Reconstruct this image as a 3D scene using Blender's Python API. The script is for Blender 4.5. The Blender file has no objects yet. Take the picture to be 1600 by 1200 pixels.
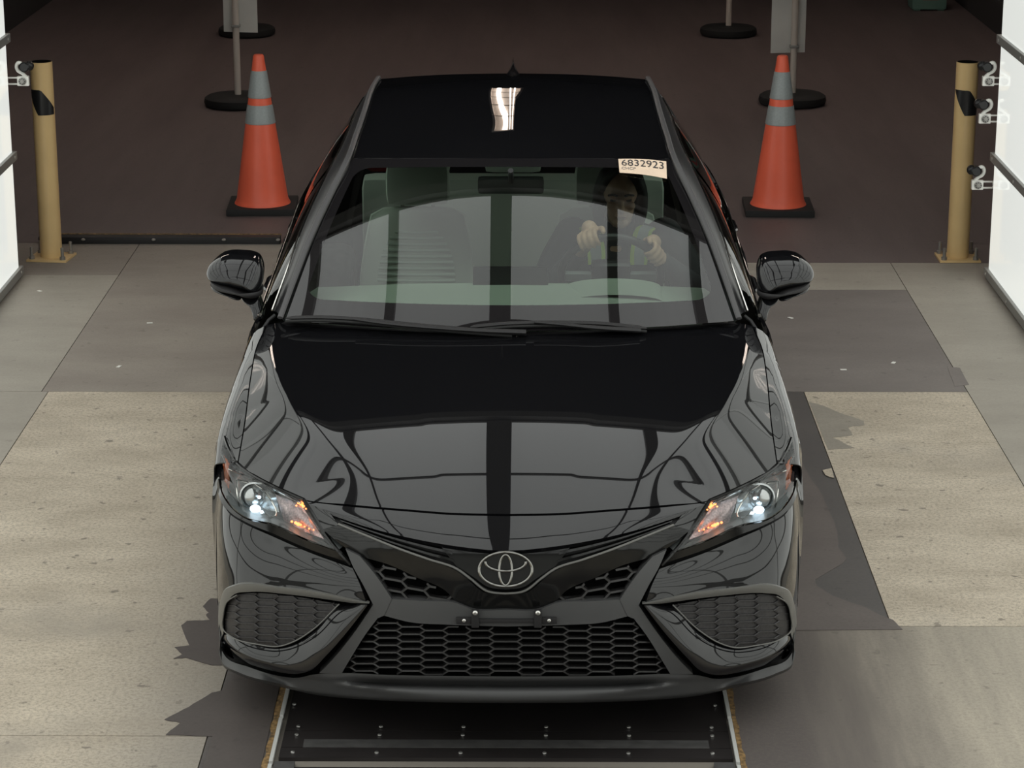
import bpy, bmesh, math, random
import numpy as np
from mathutils import Vector, Matrix
random.seed(7)
rng = np.random.default_rng(7)
SC = bpy.context.scene
COL = SC.collection
PI = math.pi

# ------------------------------------------------------------------ camera
FPX, PITCH, CAMH, CAMD, CAMX, YAW = 3864.0, 0.2856, 3.117, 6.6656, 0.0625, -0.0066
cam_d = bpy.data.cameras.new('camera')
cam_d.sensor_fit = 'HORIZONTAL'; cam_d.sensor_width = 36.0
cam_d.lens = FPX / 1600 * 36.0
cam_d.clip_start = 0.05; cam_d.clip_end = 200
cam = bpy.data.objects.new('camera', cam_d); COL.objects.link(cam)
cam.location = (CAMX, -CAMD, CAMH)
cam.rotation_euler = (PI/2 - PITCH, 0, -YAW)
SC.camera = cam

# ------------------------------------------------------------------ world, exposure
W = bpy.data.worlds.new('world'); SC.world = W; W.use_nodes = True
W.node_tree.nodes['Background'].inputs[0].default_value = (0.9, 0.92, 1.0, 1)
W.node_tree.nodes['Background'].inputs[1].default_value = 0.012
SC.view_settings.view_transform = 'Standard'
SC.view_settings.look = 'None'
SC.view_settings.exposure = 0.0
SC.view_settings.gamma = 1.0
SC.view_settings.use_curve_mapping = False
SC.cycles.max_bounces = 8; SC.cycles.diffuse_bounces = 3; SC.cycles.glossy_bounces = 4; SC.cycles.transparent_max_bounces = 10
SC.cycles.caustics_reflective = False; SC.cycles.caustics_refractive = False
WALL_GLOW, CEIL_GLOW, TUBE_GLOW = 1.12, 1.24, 9.0
CEIL_Z, CEIL_END = 3.90, 3.90

# ------------------------------------------------------------------ materials
def nt(m):
    m.use_nodes = True
    return m.node_tree
def mat(name, col, rough=0.5, metal=0.0, spec=0.5, var=0.0, scale=40, bump=0.0, emit=None, estr=0, coat=0, alpha=None):
    m = bpy.data.materials.new(name); t = nt(m); b = t.nodes['Principled BSDF']
    b.inputs['Base Color'].default_value = (*col, 1); b.inputs['Roughness'].default_value = rough
    b.inputs['Metallic'].default_value = metal; b.inputs['Specular IOR Level'].default_value = spec
    if coat: b.inputs['Coat Weight'].default_value = coat; b.inputs['Coat Roughness'].default_value = 0.03; b.inputs['Coat IOR'].default_value = 1.65
    if emit: b.inputs['Emission Color'].default_value = (*emit, 1); b.inputs['Emission Strength'].default_value = estr
    if var or bump:
        tc = t.nodes.new('ShaderNodeTexCoord'); n = t.nodes.new('ShaderNodeTexNoise')
        n.inputs['Scale'].default_value = scale; n.inputs['Detail'].default_value = 6
        t.links.new(tc.outputs['Object'], n.inputs['Vector'])
        if var:
            r = t.nodes.new('ShaderNodeValToRGB')
            r.color_ramp.elements[0].position = .3; r.color_ramp.elements[1].position = .7
            r.color_ramp.elements[0].color = tuple(c*(1-var) for c in col) + (1,)
            r.color_ramp.elements[1].color = tuple(min(1, c*(1+var)) for c in col) + (1,)
            t.links.new(n.outputs['Fac'], r.inputs[0]); t.links.new(r.outputs[0], b.inputs['Base Color'])
        if bump:
            bp = t.nodes.new('ShaderNodeBump'); bp.inputs['Strength'].default_value = bump; bp.inputs['Distance'].default_value = .004
            t.links.new(n.outputs['Fac'], bp.inputs['Height']); t.links.new(bp.outputs[0], b.inputs['Normal'])
    return m
def glass_mat(name, tint, gain=1.35, frit=False):
    m = bpy.data.materials.new(name); t = nt(m)
    for n in list(t.nodes):
        if n.type != 'OUTPUT_MATERIAL': t.nodes.remove(n)
    out = [n for n in t.nodes if n.type == 'OUTPUT_MATERIAL'][0]
    tr = t.nodes.new('ShaderNodeBsdfTransparent'); tr.inputs[0].default_value = (*tint, 1)
    gl = t.nodes.new('ShaderNodeBsdfGlossy'); gl.inputs['Roughness'].default_value = 0.0
    fr = t.nodes.new('ShaderNodeFresnel'); fr.inputs[0].default_value = 1.5
    mu = t.nodes.new('ShaderNodeMath'); mu.operation = 'MULTIPLY'; mu.inputs[1].default_value = gain; mu.use_clamp = True
    mx = t.nodes.new('ShaderNodeMixShader')
    t.links.new(fr.outputs[0], mu.inputs[0]); t.links.new(mu.outputs[0], mx.inputs[0])
    t.links.new(tr.outputs[0], mx.inputs[1]); t.links.new(gl.outputs[0], mx.inputs[2])
    last = mx
    if frit:   # printed black border of the windscreen, laid out in the pane's own UV (s across half, t down)
        uv = t.nodes.new('ShaderNodeUVMap'); sp = t.nodes.new('ShaderNodeSeparateXYZ')
        t.links.new(uv.outputs[0], sp.inputs[0])
        def M(op, a, b=None):
            n = t.nodes.new('ShaderNodeMath'); n.operation = op
            for i, v in enumerate((a, b)):
                if v is None: continue
                if isinstance(v, (int, float)): n.inputs[i].default_value = v
                else: t.links.new(v, n.inputs[i])
            return n.outputs[0]
        # rounded box test in metres-ish: x = s*0.75 (0 centre .. 0.75 edge), y = t*0.92
        x = M('MULTIPLY', M('SUBTRACT', 1.0, sp.outputs[0]), 0.75)
        y = M('MULTIPLY', sp.outputs[1], 0.92)
        qx = M('SUBTRACT', x, 0.708 - 0.07)
        qy = M('SUBTRACT', M('ABSOLUTE', M('SUBTRACT', y, 0.432)), 0.372 - 0.07)
        d = M('SQRT', M('ADD', M('POWER', M('MAXIMUM', qx, 0.0), 2.0), M('POWER', M('MAXIMUM', qy, 0.0), 2.0)))
        f = M('GREATER_THAN', d, 0.07)
        bk = t.nodes.new('ShaderNodeBsdfPrincipled'); bk.inputs['Base Color'].default_value = (.012, .011, .012, 1)
        bk.inputs['Roughness'].default_value = 0.0
        mf = t.nodes.new('ShaderNodeMixShader')
        t.links.new(f, mf.inputs[0]); t.links.new(mx.outputs[0], mf.inputs[1]); t.links.new(bk.outputs[0], mf.inputs[2])
        last = mf
    t.links.new(last.outputs[0], out.inputs[0])
    return m
def emit_mat(name, col, s):
    return mat(name, (.8, .8, .8), .4, emit=col, estr=s)
def concrete(name, c1, c2, c3, scale=3.0, speck=.5, streak=False, grad=None, rough=.75, bump=.25, stain=None):
    """mottled concrete: broad mottling c1..c2, fine pits c3, optional wear streaks along the lane and a worn wheel lane across x"""
    m = bpy.data.materials.new(name); t = nt(m); b = t.nodes['Principled BSDF']; L = t.links.new
    tc = t.nodes.new('ShaderNodeTexCoord')
    n1 = t.nodes.new('ShaderNodeTexNoise'); n1.inputs['Scale'].default_value = scale; n1.inputs['Detail'].default_value = 8; n1.inputs['Roughness'].default_value = .65
    mp = t.nodes.new('ShaderNodeMapping'); L(tc.outputs['Object'], mp.inputs[0]); L(mp.outputs[0], n1.inputs['Vector'])
    if streak: mp.inputs['Scale'].default_value = (3.0, .35, 1)
    else: mp.inputs['Scale'].default_value = (.7, 1.3, 1)
    r1 = t.nodes.new('ShaderNodeValToRGB'); r1.color_ramp.elements[0].position = .33; r1.color_ramp.elements[1].position = .68
    r1.color_ramp.elements[0].color = (*c1, 1); r1.color_ramp.elements[1].color = (*c2, 1)
    L(n1.outputs['Fac'], r1.inputs[0]); colr = r1.outputs[0]
    if grad:
        sp = t.nodes.new('ShaderNodeSeparateXYZ'); L(tc.outputs['Object'], sp.inputs[0])
        ad = t.nodes.new('ShaderNodeMath'); ad.operation = 'MULTIPLY_ADD'; ad.inputs[1].default_value = .35
        L(n1.outputs['Fac'], ad.inputs[0]); L(sp.outputs[0], ad.inputs[2])
        mr = t.nodes.new('ShaderNodeMapRange'); mr.interpolation_type = 'SMOOTHSTEP'
        mr.inputs[1].default_value = grad[0]; mr.inputs[2].default_value = grad[1]
        L(ad.outputs[0], mr.inputs[0])
        mg = t.nodes.new('ShaderNodeMix'); mg.data_type = 'RGBA'; mg.inputs[6].default_value = (*grad[2], 1)
        L(mr.outputs[0], mg.inputs[0]); L(colr, mg.inputs[7]); colr = mg.outputs[2]
    n2 = t.nodes.new('ShaderNodeTexNoise'); n2.inputs['Scale'].default_value = 75; n2.inputs['Detail'].default_value = 8; n2.inputs['Roughness'].default_value = .85
    L(tc.outputs['Object'], n2.inputs['Vector'])
    r2 = t.nodes.new('ShaderNodeValToRGB'); r2.color_ramp.elements[0].position = .40; r2.color_ramp.elements[1].position = .535
    r2.color_ramp.elements[0].color = (speck, speck, speck, 1); r2.color_ramp.elements[1].color = (0, 0, 0, 1)
    L(n2.outputs['Fac'], r2.inputs[0])
    mx = t.nodes.new('ShaderNodeMix'); mx.data_type = 'RGBA'; L(r2.outputs[0], mx.inputs[0]); L(colr, mx.inputs[6]); mx.inputs[7].default_value = (*c3, 1)
    colr = mx.outputs[2]
    # sparse open pits
    n4 = t.nodes.new('ShaderNodeTexNoise'); n4.inputs['Scale'].default_value = 17; n4.inputs['Detail'].default_value = 3
    L(tc.outputs['Object'], n4.inputs['Vector'])
    r4 = t.nodes.new('ShaderNodeValToRGB'); r4.color_ramp.elements[0].position = .66; r4.color_ramp.elements[1].position = .70
    r4.color_ramp.elements[0].color = (0, 0, 0, 1); r4.color_ramp.elements[1].color = (speck, speck, speck, 1)
    L(n4.outputs['Fac'], r4.inputs[0])
    m4 = t.nodes.new('ShaderNodeMix'); m4.data_type = 'RGBA'; L(r4.outputs[0], m4.inputs[0]); L(colr, m4.inputs[6]); m4.inputs[7].default_value = (*[c*.7 for c in c3], 1)
    colr = m4.outputs[2]
    if stain:
        n3 = t.nodes.new('ShaderNodeTexNoise'); n3.inputs['Scale'].default_value = stain[0]; n3.inputs['Detail'].default_value = 4
        L(tc.outputs['Object'], n3.inputs['Vector'])
        r3 = t.nodes.new('ShaderNodeValToRGB'); r3.color_ramp.elements[0].position = .55; r3.color_ramp.elements[1].position = .72
        r3.color_ramp.elements[0].color = (0, 0, 0, 1); r3.color_ramp.elements[1].color = (.7, .7, .7, 1)
        L(n3.outputs['Fac'], r3.inputs[0])
        m3 = t.nodes.new('ShaderNodeMix'); m3.data_type = 'RGBA'; L(r3.outputs[0], m3.inputs[0]); L(colr, m3.inputs[6]); m3.inputs[7].default_value = (*stain[1], 1)
        colr = m3.outputs[2]
    L(colr, b.inputs['Base Color']); b.inputs['Roughness'].default_value = rough
    bp = t.nodes.new('ShaderNodeBump'); bp.inputs['Strength'].default_value = bump; bp.inputs['Distance'].default_value = .003
    L(n2.outputs['Fac'], bp.inputs['Height']); L(bp.outputs[0], b.inputs['Normal'])
    return m

M = {}
M['paint'] = mat('black_paint', (.006, .006, .007), .015, spec=.62)
M['gloss'] = mat('piano_black', (.006, .006, .006), .08, spec=.4)
M['satin'] = mat('satin_grey_plastic', (.055, .055, .056), .42, spec=.45, bump=.05, scale=600)
M['trimgrey'] = mat('grey_garnish', (.13, .128, .12), .32, spec=.5)
M['matte'] = mat('matte_black_plastic', (.018, .017, .018), .55, spec=.4)
M['mesh'] = mat('grille_mesh_plastic', (.021, .020, .020), .38, spec=.5)
M['fogmesh'] = mat('dusty_mesh_plastic', (.034, .032, .033), .5, spec=.4, var=.3, scale=120)
M['void'] = mat('dark_cavity', (.004, .004, .004), .9, spec=.1)
M['rubber'] = mat('rubber', (.02, .02, .02), .7, spec=.3, bump=.1, scale=90)
M['tyre'] = mat('tyre_rubber', (.05, .047, .043), .75, spec=.3, var=.3, scale=30)
M['rim'] = mat('alloy', (.25, .25, .26), .3, metal=.9)
M['chrome'] = mat('chrome', (.75, .74, .70), .09, metal=1)
M['emblemchrome'] = mat('emblem_chrome', (.24, .235, .22), .16, metal=1)
M['silver'] = mat('silver_screw', (.7, .69, .66), .3, metal=.9)
M['glass'] = glass_mat('windscreen_glass', (.82, .93, .85), 1.60, frit=True)
M['sideglass'] = glass_mat('side_glass', (.50, .56, .53), 1.2)
M['lens'] = glass_mat('lamp_lens', (.93, .95, .95), 1.0)
M['lampchrome'] = mat('lamp_reflector', (.48, .50, .50), .22, metal=.85)
M['lampgrey'] = mat('lamp_bezel', (.22, .235, .235), .3, spec=.6)
M['lampdark'] = mat('lamp_dark', (.02, .02, .022), .2)
M['turn'] = mat('turn_reflector', (.62, .50, .50), .28, metal=.55, var=.35, scale=160)
M['amber'] = emit_mat('amber_glow', (1.0, .22, .03), 3.2)
M['amberlens'] = mat('amber_lens', (.62, .16, .06), .2, spec=.6)
M['led'] = emit_mat('headlight_glow', (.66, .85, 1.0), 4.0)
M['dash'] = mat('dashboard_vinyl', (.33, .37, .32), .6, bump=.1, scale=300)
M['seat'] = mat('seat_cloth', (.55, .58, .52), .8, bump=.1, scale=200)
M['liner'] = mat('headliner', (.30, .31, .29), .9)
M['trimlight'] = mat('light_cabin_trim', (.60, .66, .60), .7)
M['cone'] = mat('cone_orange', (.95, .16, .085), .38, spec=.4, var=.06, scale=6)
M['reflect'] = mat('reflective_collar', (.34, .37, .37), .35, spec=.5, var=.08, scale=90)
M['bollard'] = mat('tan_paint', (.74, .52, .25), .38, spec=.4, var=.05, scale=5)
M['steel'] = mat('galvanised', (.34, .33, .31), .4, metal=.7)
M['frame'] = mat('grey_aluminium', (.30, .30, .285), .45, metal=.3)
M['post'] = mat('grey_post', (.62, .56, .50), .55)
M['board'] = mat('sign_back', (.74, .74, .70), .6, var=.05, scale=4)
M['board2'] = mat('sign_white', (.7, .72, .74), .5)
M['green'] = mat('green_box', (.13, .24, .20), .5)
M['redlabel'] = mat('red_label', (.35, .08, .09), .6)
M['white'] = mat('white_plastic', (.88, .87, .82), .4)
M['blackplastic'] = mat('black_plastic', (.012, .012, .013), .35)
M['wallglow'] = mat('wall_light_panel', (.30, .30, .29), .5, emit=(.97, 1.0, .95), estr=WALL_GLOW, coat=1.0)
M['ceilglow'] = mat('ceiling_light_panel', (.30, .30, .29), .5, emit=(.97, 1.0, .98), estr=CEIL_GLOW, coat=1.0)
M['tube'] = mat('fluorescent_tube', (.9, .9, .9), .5, emit=(1.0, .87, .77), estr=TUBE_GLOW)
M['fixture'] = mat('fixture_white', (.6, .55, .5), .5)
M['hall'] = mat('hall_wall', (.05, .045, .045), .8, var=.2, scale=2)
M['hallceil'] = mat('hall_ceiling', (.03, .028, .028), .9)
M['beam'] = mat('ceiling_beam', (.10, .095, .09), .6)
M['paper'] = mat('label_paper', (.80, .62, .47), .7, var=.05, scale=30)
M['ink'] = mat('label_ink', (.03, .03, .035), .7)
M['inkgrey'] = mat('label_ink_grey', (.22, .20, .19), .7)
M['skin'] = mat('skin', (.62, .37, .26), .5, var=.05, scale=25)
M['hair'] = mat('dark_hair', (.012, .010, .010), .5)
M['jacket'] = mat('dark_jacket', (.028, .030, .036), .8)
M['vest'] = mat('hi_vis_yellow', (.52, .72, .05), .6, emit=None)
M['vestgrey'] = mat('vest_reflective_grey', (.34, .38, .37), .5)
M['belt'] = mat('conveyor_plate', (.022, .019, .019), .42, spec=.35, var=.25, scale=3)
M['belt2'] = mat('conveyor_worn_steel', (.075, .073, .072), .4, spec=.5, var=.25, scale=20)
M['edge'] = mat('pale_steel_edge', (.62, .62, .60), .4, metal=.2)
M['rust'] = mat('rusty_edge', (.20, .12, .045), .8, var=.7, scale=60)

# ------------------------------------------------------------------ geometry helpers
def ray(u, v):
    u = np.asarray(u, float); v = np.asarray(v, float)
    a = (u - 800)/FPX; b = (600 - v)/FPX
    y = math.cos(PITCH) + b*math.sin(PITCH); z = -math.sin(PITCH) + b*math.cos(PITCH)
    return a*math.cos(YAW) + y*math.sin(YAW), -a*math.sin(YAW) + y*math.cos(YAW), z
def at(u, v, Y=None, Z=None):
    """the place on the line of sight (u, v) that lies at depth Y or height Z in the hall"""
    dx, dy, dz = ray(u, v)
    t = (Y + CAMD)/dy if Y is not None else (Z - CAMH)/dz
    return np.array([CAMX + t*dx, -CAMD + t*dy, CAMH + t*dz])
def A3(lst): return [at(*p) for p in lst]
def spl(pts, n, sharp=False):
    P = np.array(pts, float)
    if len(P) == 1: return np.repeat(P, n, 0)
    d = np.r_[0, np.cumsum(np.linalg.norm(np.diff(P, axis=0), axis=1))]
    s = np.linspace(0, d[-1], n)
    if sharp or len(P) == 2:
        return np.stack([np.interp(s, d, P[:, k]) for k in range(P.shape[1])], 1)
    m = np.zeros_like(P); h = np.diff(d)[:, None]; sl = np.diff(P, axis=0)/np.maximum(h, 1e-9)
    m[1:-1] = (sl[:-1]*h[1:] + sl[1:]*h[:-1])/(h[1:] + h[:-1]); m[0] = sl[0]; m[-1] = sl[-1]
    i = np.clip(np.searchsorted(d, s, 'right') - 1, 0, len(P) - 2)
    hh = (d[i+1] - d[i])[:, None]; q = ((s - d[i])[:, None])/hh
    return ((2*q**3 - 3*q**2 + 1)*P[i] + (q**3 - 2*q**2 + q)*hh*m[i] + (-2*q**3 + 3*q**2)*P[i+1] + (q**3 - q**2)*hh*m[i+1])
def interp(x, xs, ys):
    """smooth monotone-ish 1-D interpolation (cubic Hermite)"""
    xs = np.asarray(xs, float); ys = np.asarray(ys, float); x = np.asarray(x, float)
    h = np.diff(xs); sl = np.diff(ys)/h; m = np.zeros_like(ys)
    m[0] = sl[0]; m[-1] = sl[-1]
    for k in range(1, len(xs) - 1):
        m[k] = 0 if sl[k-1]*sl[k] <= 0 else (h[k-1] + h[k])*3/((2*h[k] + h[k-1])/sl[k-1] + (h[k] + 2*h[k-1])/sl[k])
    i = np.clip(np.searchsorted(xs, x, 'right') - 1, 0, len(xs) - 2)
    q = (x - xs[i])/h[i]
    r = (2*q**3 - 3*q**2 + 1)*ys[i] + (q**3 - 2*q**2 + q)*h[i]*m[i] + (-2*q**3 + 3*q**2)*ys[i+1] + (q**3 - q**2)*h[i]*m[i+1]
    lo = ys[0] + (x - xs[0])*m[0]; hi = ys[-1] + (x - xs[-1])*m[-1]
    return np.where(x < xs[0], lo, np.where(x > xs[-1], hi, r))
def coons(top, bot, left, right, nu, nv, sharp=False):
    """top, bot run left to right; left, right run top to bottom -> grid (nv, nu, dim)"""
    T = spl(top, nu, sharp); B = spl(bot, nu, sharp); L = spl(left, nv, sharp); R = spl(right, nv, sharp)
    s = np.linspace(0, 1, nu)[None, :, None]; t = np.linspace(0, 1, nv)[:, None, None]
    return ((1-t)*T[None] + t*B[None] + (1-s)*L[:, None] + s*R[:, None]
            - ((1-s)*(1-t)*T[0] + s*(1-t)*T[-1] + (1-s)*t*B[0] + s*t*B[-1]))
def ribbon(a, b, n, m=4, sharp=False):
    Aa = spl(a, n, sharp); B = spl(b, n, sharp); t = np.linspace(0, 1, m)[:, None, None]
    return (1-t)*Aa[None] + t*B[None]
CAMP = np.array([CAMX, -CAMD, CAMH])
def gnorm(G):
    du = np.gradient(G, axis=1); dv = np.gradient(G, axis=0)
    n = np.cross(du, dv); n /= np.maximum(np.linalg.norm(n, axis=2, keepdims=True), 1e-9)
    return n
def grid(G, thick=0.0, skirt_dir=None):
    """grid -> (verts, faces); with a folded-back rim of depth `thick`"""
    nv, nu = G.shape[:2]; V = [tuple(p) for p in G.reshape(-1, 3)]
    n = gnorm(G); flip = np.mean((CAMP - G.reshape(-1, 3))*n.reshape(-1, 3)) < 0
    F = []
    for j in range(nv-1):
        for i in range(nu-1):
            q = (j*nu+i, j*nu+i+1, (j+1)*nu+i+1, (j+1)*nu+i)
            F.append(q if not flip else q[::-1])
    if thick:
        nn = -n if flip else n
        loop = [(0, i) for i in range(nu)] + [(j, nu-1) for j in range(1, nv)] + [(nv-1, i) for i in range(nu-2, -1, -1)] + [(j, 0) for j in range(nv-2, 0, -1)]
        base = len(V)
        for (j, i) in loop:
            d = -nn[j, i] if skirt_dir is None else np.array(skirt_dir)
            V.append(tuple(G[j, i] + thick*d))
        k = len(loop)
        for a in range(k):
            b = (a+1) % k
            if abs(G[loop[a]][0]) < 3e-4 and abs(G[loop[b]][0]) < 3e-4: continue
            q = (loop[a][0]*nu+loop[a][1], base+a, base+b, loop[b][0]*nu+loop[b][1])
            F.append(q if not flip else q[::-1])
    return V, F
def join(*vf):
    V = []; F = []
    for v, f in vf:
        o = len(V); V += list(v); F += [tuple(i+o for i in q) for q in f]
    return V, F
def mir(vf):
    v, f = vf
    return [(-x, y, z) for x, y, z in v], [tuple(reversed(q)) for q in f]
def obj(name, vf, m, parent=None, smooth=True, weld=False, sharp=38, label=None, uv=None):
    V, F = vf
    me = bpy.data.meshes.new(name); me.from_pydata([tuple(map(float, p)) for p in V], [], F)
    if weld:
        bm = bmesh.new(); bm.from_mesh(me); bmesh.ops.remove_doubles(bm, verts=bm.verts, dist=weld if weld is not True else 1e-4); bm.to_mesh(me); bm.free()
    if smooth:
        me.shade_smooth()
        try: me.set_sharp_from_angle(angle=math.radians(sharp))
        except Exception: pass
    me.materials.append(m if not isinstance(m, str) else M[m])
    o = bpy.data.objects.new(name, me); COL.objects.link(o)
    if parent: o.parent = parent
    if label: o['label'] = label
    return o
def inst(o, parent, loc=(0, 0, 0), rot=(0, 0, 0), scale=(1, 1, 1)):
    c = o.copy(); COL.objects.link(c); c.parent = parent; c.location = loc; c.rotation_euler = rot; c.scale = scale
    return c
def thing(name, label, cat, loc=(0, 0, 0), group=None, rotz=0):
    e = bpy.data.objects.new(name, None); COL.objects.link(e); e.location = loc; e.rotation_euler = (0, 0, rotz)
    e.empty_display_size = .1
    e['label'] = label; e['category'] = cat
    if group: e['group'] = group
    return e
def tag(o, label, cat, group=None):
    o['label'] = label; o['category'] = cat
    if group: o['group'] = group
    return o
def copy_tree(o, parent=None):
    c = o.copy(); COL.objects.link(c); c.parent = parent
    for ch in list(o.children): copy_tree(ch, c)
    return c
def box(c, s, bev=0.0):
    """box centred at c with size s, optionally chamfered"""
    bm = bmesh.new(); bmesh.ops.create_cube(bm, size=1)
    for v in bm.verts: v.co = Vector((v.co.x*s[0]+c[0], v.co.y*s[1]+c[1], v.co.z*s[2]+c[2]))
    if bev: bmesh.ops.bevel(bm, geom=list(bm.edges), offset=bev, segments=2, affect='EDGES', profile=.7)
    return bmvf(bm)
def bmvf(bm):
    bm.verts.index_update()
    r = [tuple(v.co) for v in bm.verts], [tuple(v.index for v in f.verts) for f in bm.faces]
    bm.free(); return r
def xf(vf, mtx):
    return [tuple(mtx @ Vector(p)) for p in vf[0]], vf[1]
def tube(pts, r, n=10, cap=True, flat=1.0):
    P = [np.array(p, float) for p in pts]; V = []; F = []
    rr = r if hasattr(r, '__len__') else [r]*len(P)
    prev = None
    for k, p in enumerate(P):
        t = P[min(k+1, len(P)-1)] - P[max(k-1, 0)]; t = t/max(np.linalg.norm(t), 1e-9)
        if prev is None:
            ref = np.array([0, 0, 1.]) if abs(t[2]) < .9 else np.array([1., 0, 0])
            a = np.cross(t, ref)
        else: a = prev - t*np.dot(prev, t)
        a /= np.linalg.norm(a); prev = a; b = np.cross(t, a)
        for i in range(n):
            w = 2*PI*i/n; V.append(tuple(p + rr[k]*(math.cos(w)*a + flat*math.sin(w)*b)))
    for k in range(len(P)-1):
        for i in range(n):
            j = (i+1) % n; F.append((k*n+i, k*n+j, (k+1)*n+j, (k+1)*n+i))
    if cap:
        F.append(tuple(range(n-1, -1, -1))); F.append(tuple((len(P)-1)*n+i for i in range(n)))
    return V, F
def lathe(prof, n=32, c=(0, 0, 0), axis='z', cap=True):
    V = []; F = []
    for (r, h) in prof:
        for i in range(n):
            w = 2*PI*i/n; x, y = r*math.cos(w), r*math.sin(w)
            p = (x, y, h) if axis == 'z' else ((h, x, y) if axis == 'x' else (x, h, y))
            V.append((p[0]+c[0], p[1]+c[1], p[2]+c[2]))
    for k in range(len(prof)-1):
        for i in range(n):
            j = (i+1) % n; F.append((k*n+i, k*n+j, (k+1)*n+j, (k+1)*n+i))
    if cap:
        F.append(tuple(range(n-1, -1, -1))); F.append(tuple((len(prof)-1)*n+i for i in range(n)))
    return V, F
def ball(c, r, seg=16, rings=10):
    bm = bmesh.new(); bmesh.ops.create_uvsphere(bm, u_segments=seg, v_segments=rings, radius=1)
    rr = r if hasattr(r, '__len__') else (r, r, r)
    for v in bm.verts: v.co = Vector((v.co.x*rr[0]+c[0], v.co.y*rr[1]+c[1], v.co.z*rr[2]+c[2]))
    return bmvf(bm)
def prism(poly, z0, z1):
    """closed polygon (x, y) extruded from z0 to z1; top triangulated so concave outlines stay right"""
    from mathutils.geometry import tessellate_polygon
    n = len(poly); V = [(p[0], p[1], z1) for p in poly] + [(p[0], p[1], z0) for p in poly]
    tris = tessellate_polygon([[Vector((p[0], p[1], 0)) for p in poly]])
    F = []
    for t in tris:
        a, b, c = [poly[i] for i in t]
        cr = (b[0]-a[0])*(c[1]-a[1]) - (b[1]-a[1])*(c[0]-a[0])
        F.append(tuple(t) if cr > 0 else tuple(reversed(t)))
    for i in range(n):
        j = (i+1) % n; F.append((i, j, n+j, n+i))
    return V, F

# ================================================================== SETTING
def structure(o): o['kind'] = 'structure'; return o
C_beige1, C_beige2, C_pit = (.46, .39, .30), (.68, .59, .47), (.22, .19, .155)
conc_light = concrete('worn_light_concrete', C_beige1, C_beige2, C_pit, 3.2, .7, bump=.8, stain=(1.6, (.34, .30, .25)))
conc_light_l = concrete('worn_light_concrete_dirty_lane', C_beige1, C_beige2, C_pit, 3.2, .7, bump=.8, grad=(-.55, -1.30, (.26, .235, .205)), stain=(1.6, (.34, .30, .25)))
conc_outer = concrete('smooth_grey_concrete', (.325, .295, .25), (.40, .365, .312), (.22, .2, .18), 2.2, .25, bump=.15)
conc_brown = concrete('brown_stained_concrete', (.25, .215, .188), (.33, .292, .25), (.17, .15, .13), 1.6, .3, bump=.12)
conc_brownR = concrete('brown_painted_concrete', (.17, .147, .137), (.22, .195, .18), (.13, .115, .105), 1.6, .3, bump=.12)
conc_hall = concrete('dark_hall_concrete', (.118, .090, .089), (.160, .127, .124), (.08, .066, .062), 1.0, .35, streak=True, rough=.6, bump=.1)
conc_front = concrete('front_lane_concrete', (.36, .32, .26), (.48, .425, .34), (.14, .12, .10), 2.0, .35, streak=True, grad=(1.0, 1.85, (.085, .070, .066)), bump=.15)
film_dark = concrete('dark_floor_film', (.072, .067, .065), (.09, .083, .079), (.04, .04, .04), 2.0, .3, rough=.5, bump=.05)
film_left = concrete('brown_torn_film', (.066, .054, .050), (.085, .071, .066), (.04, .035, .033), 2.0, .3, rough=.5, bump=.05)
film_brown = concrete('brown_floor_film', (.105, .088, .082), (.135, .115, .105), (.07, .06, .055), 2.0, .35, rough=.55, bump=.08)
track_mat = concrete('rubber_marked_lane', (.065, .056, .053), (.10, .088, .082), (.04, .035, .035), 3.0, .5, streak=True, rough=.6, bump=.15)

floor = structure(obj('floor', box((0, 8, -.06), (14, 44, .1)), mat('joint_filler', (.20, .18, .155), .9), smooth=False))
def slab(poly, m, z=0.0, name='floor_slab', t=.012):
    return obj(name, prism(poly, z-t, z), m, floor, smooth=False)
def rect(x0, x1, y0, y1, g=.002): return [(x0+g, y0+g), (x1-g, y0+g), (x1-g, y1-g), (x0+g, y1-g)]
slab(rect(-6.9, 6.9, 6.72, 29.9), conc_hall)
slab(rect(-6.9, -2.09, 5.975, 6.72), conc_brown); slab(rect(-2.09, -.70, 3.818, 6.72), conc_brown)
slab(rect(-6.9, -2.06, -13.9, 3.818), conc_outer); slab(rect(-6.9, -2.09, 3.818, 5.975), conc_outer)
slab(rect(-2.06, -.90, .178, 3.818), conc_light_l)
slab(rect(-2.06, -.90, -13.9, .178), conc_light_l)
slab(rect(-.90, -.70, -13.9, 3.818), track_mat)
slab(rect(-.70, .69, 6.0, 6.72), conc_brown)
slab(rect(.69, 6.9, 6.27, 6.72), conc_hall)
slab(rect(.69, 2.01, 5.68, 6.27), conc_outer); slab(rect(2.01, 6.9, -13.9, 6.27), conc_outer)
slab(rect(.69, 2.01, 3.838, 5.68), conc_brownR)
slab(rect(1.285, 2.01, 1.075, 3.838), conc_light)
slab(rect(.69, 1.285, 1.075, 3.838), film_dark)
slab(rect(.69, 2.01, -13.9, 1.075), conc_front)
def gpoly(px): return [tuple(at(u, v, Z=0)[:2]) for u, v in px]
def jag(px, amp=2.2, n=3):
    out = []
    for a, b in zip(px[:-1], px[1:]):
        out.append(a)
        for k in range(1, n):
            q = k/n; out.append((a[0]+(b[0]-a[0])*q + random.uniform(-amp, amp), a[1]+(b[1]-a[1])*q + random.uniform(-amp, amp)*.6))
    out.append(px[-1]); return out
slab(gpoly(jag([(329, 936), (317, 948), (327, 958), (322, 962), (328, 969), (292, 971), (283, 978), (296, 1009), (273, 1012), (285, 1023), (271, 1030), (290, 1028), (332, 1040)], 1.2) + [(400, 1040), (400, 936)]), film_left, .0022, 'torn_film', .002)
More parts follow.
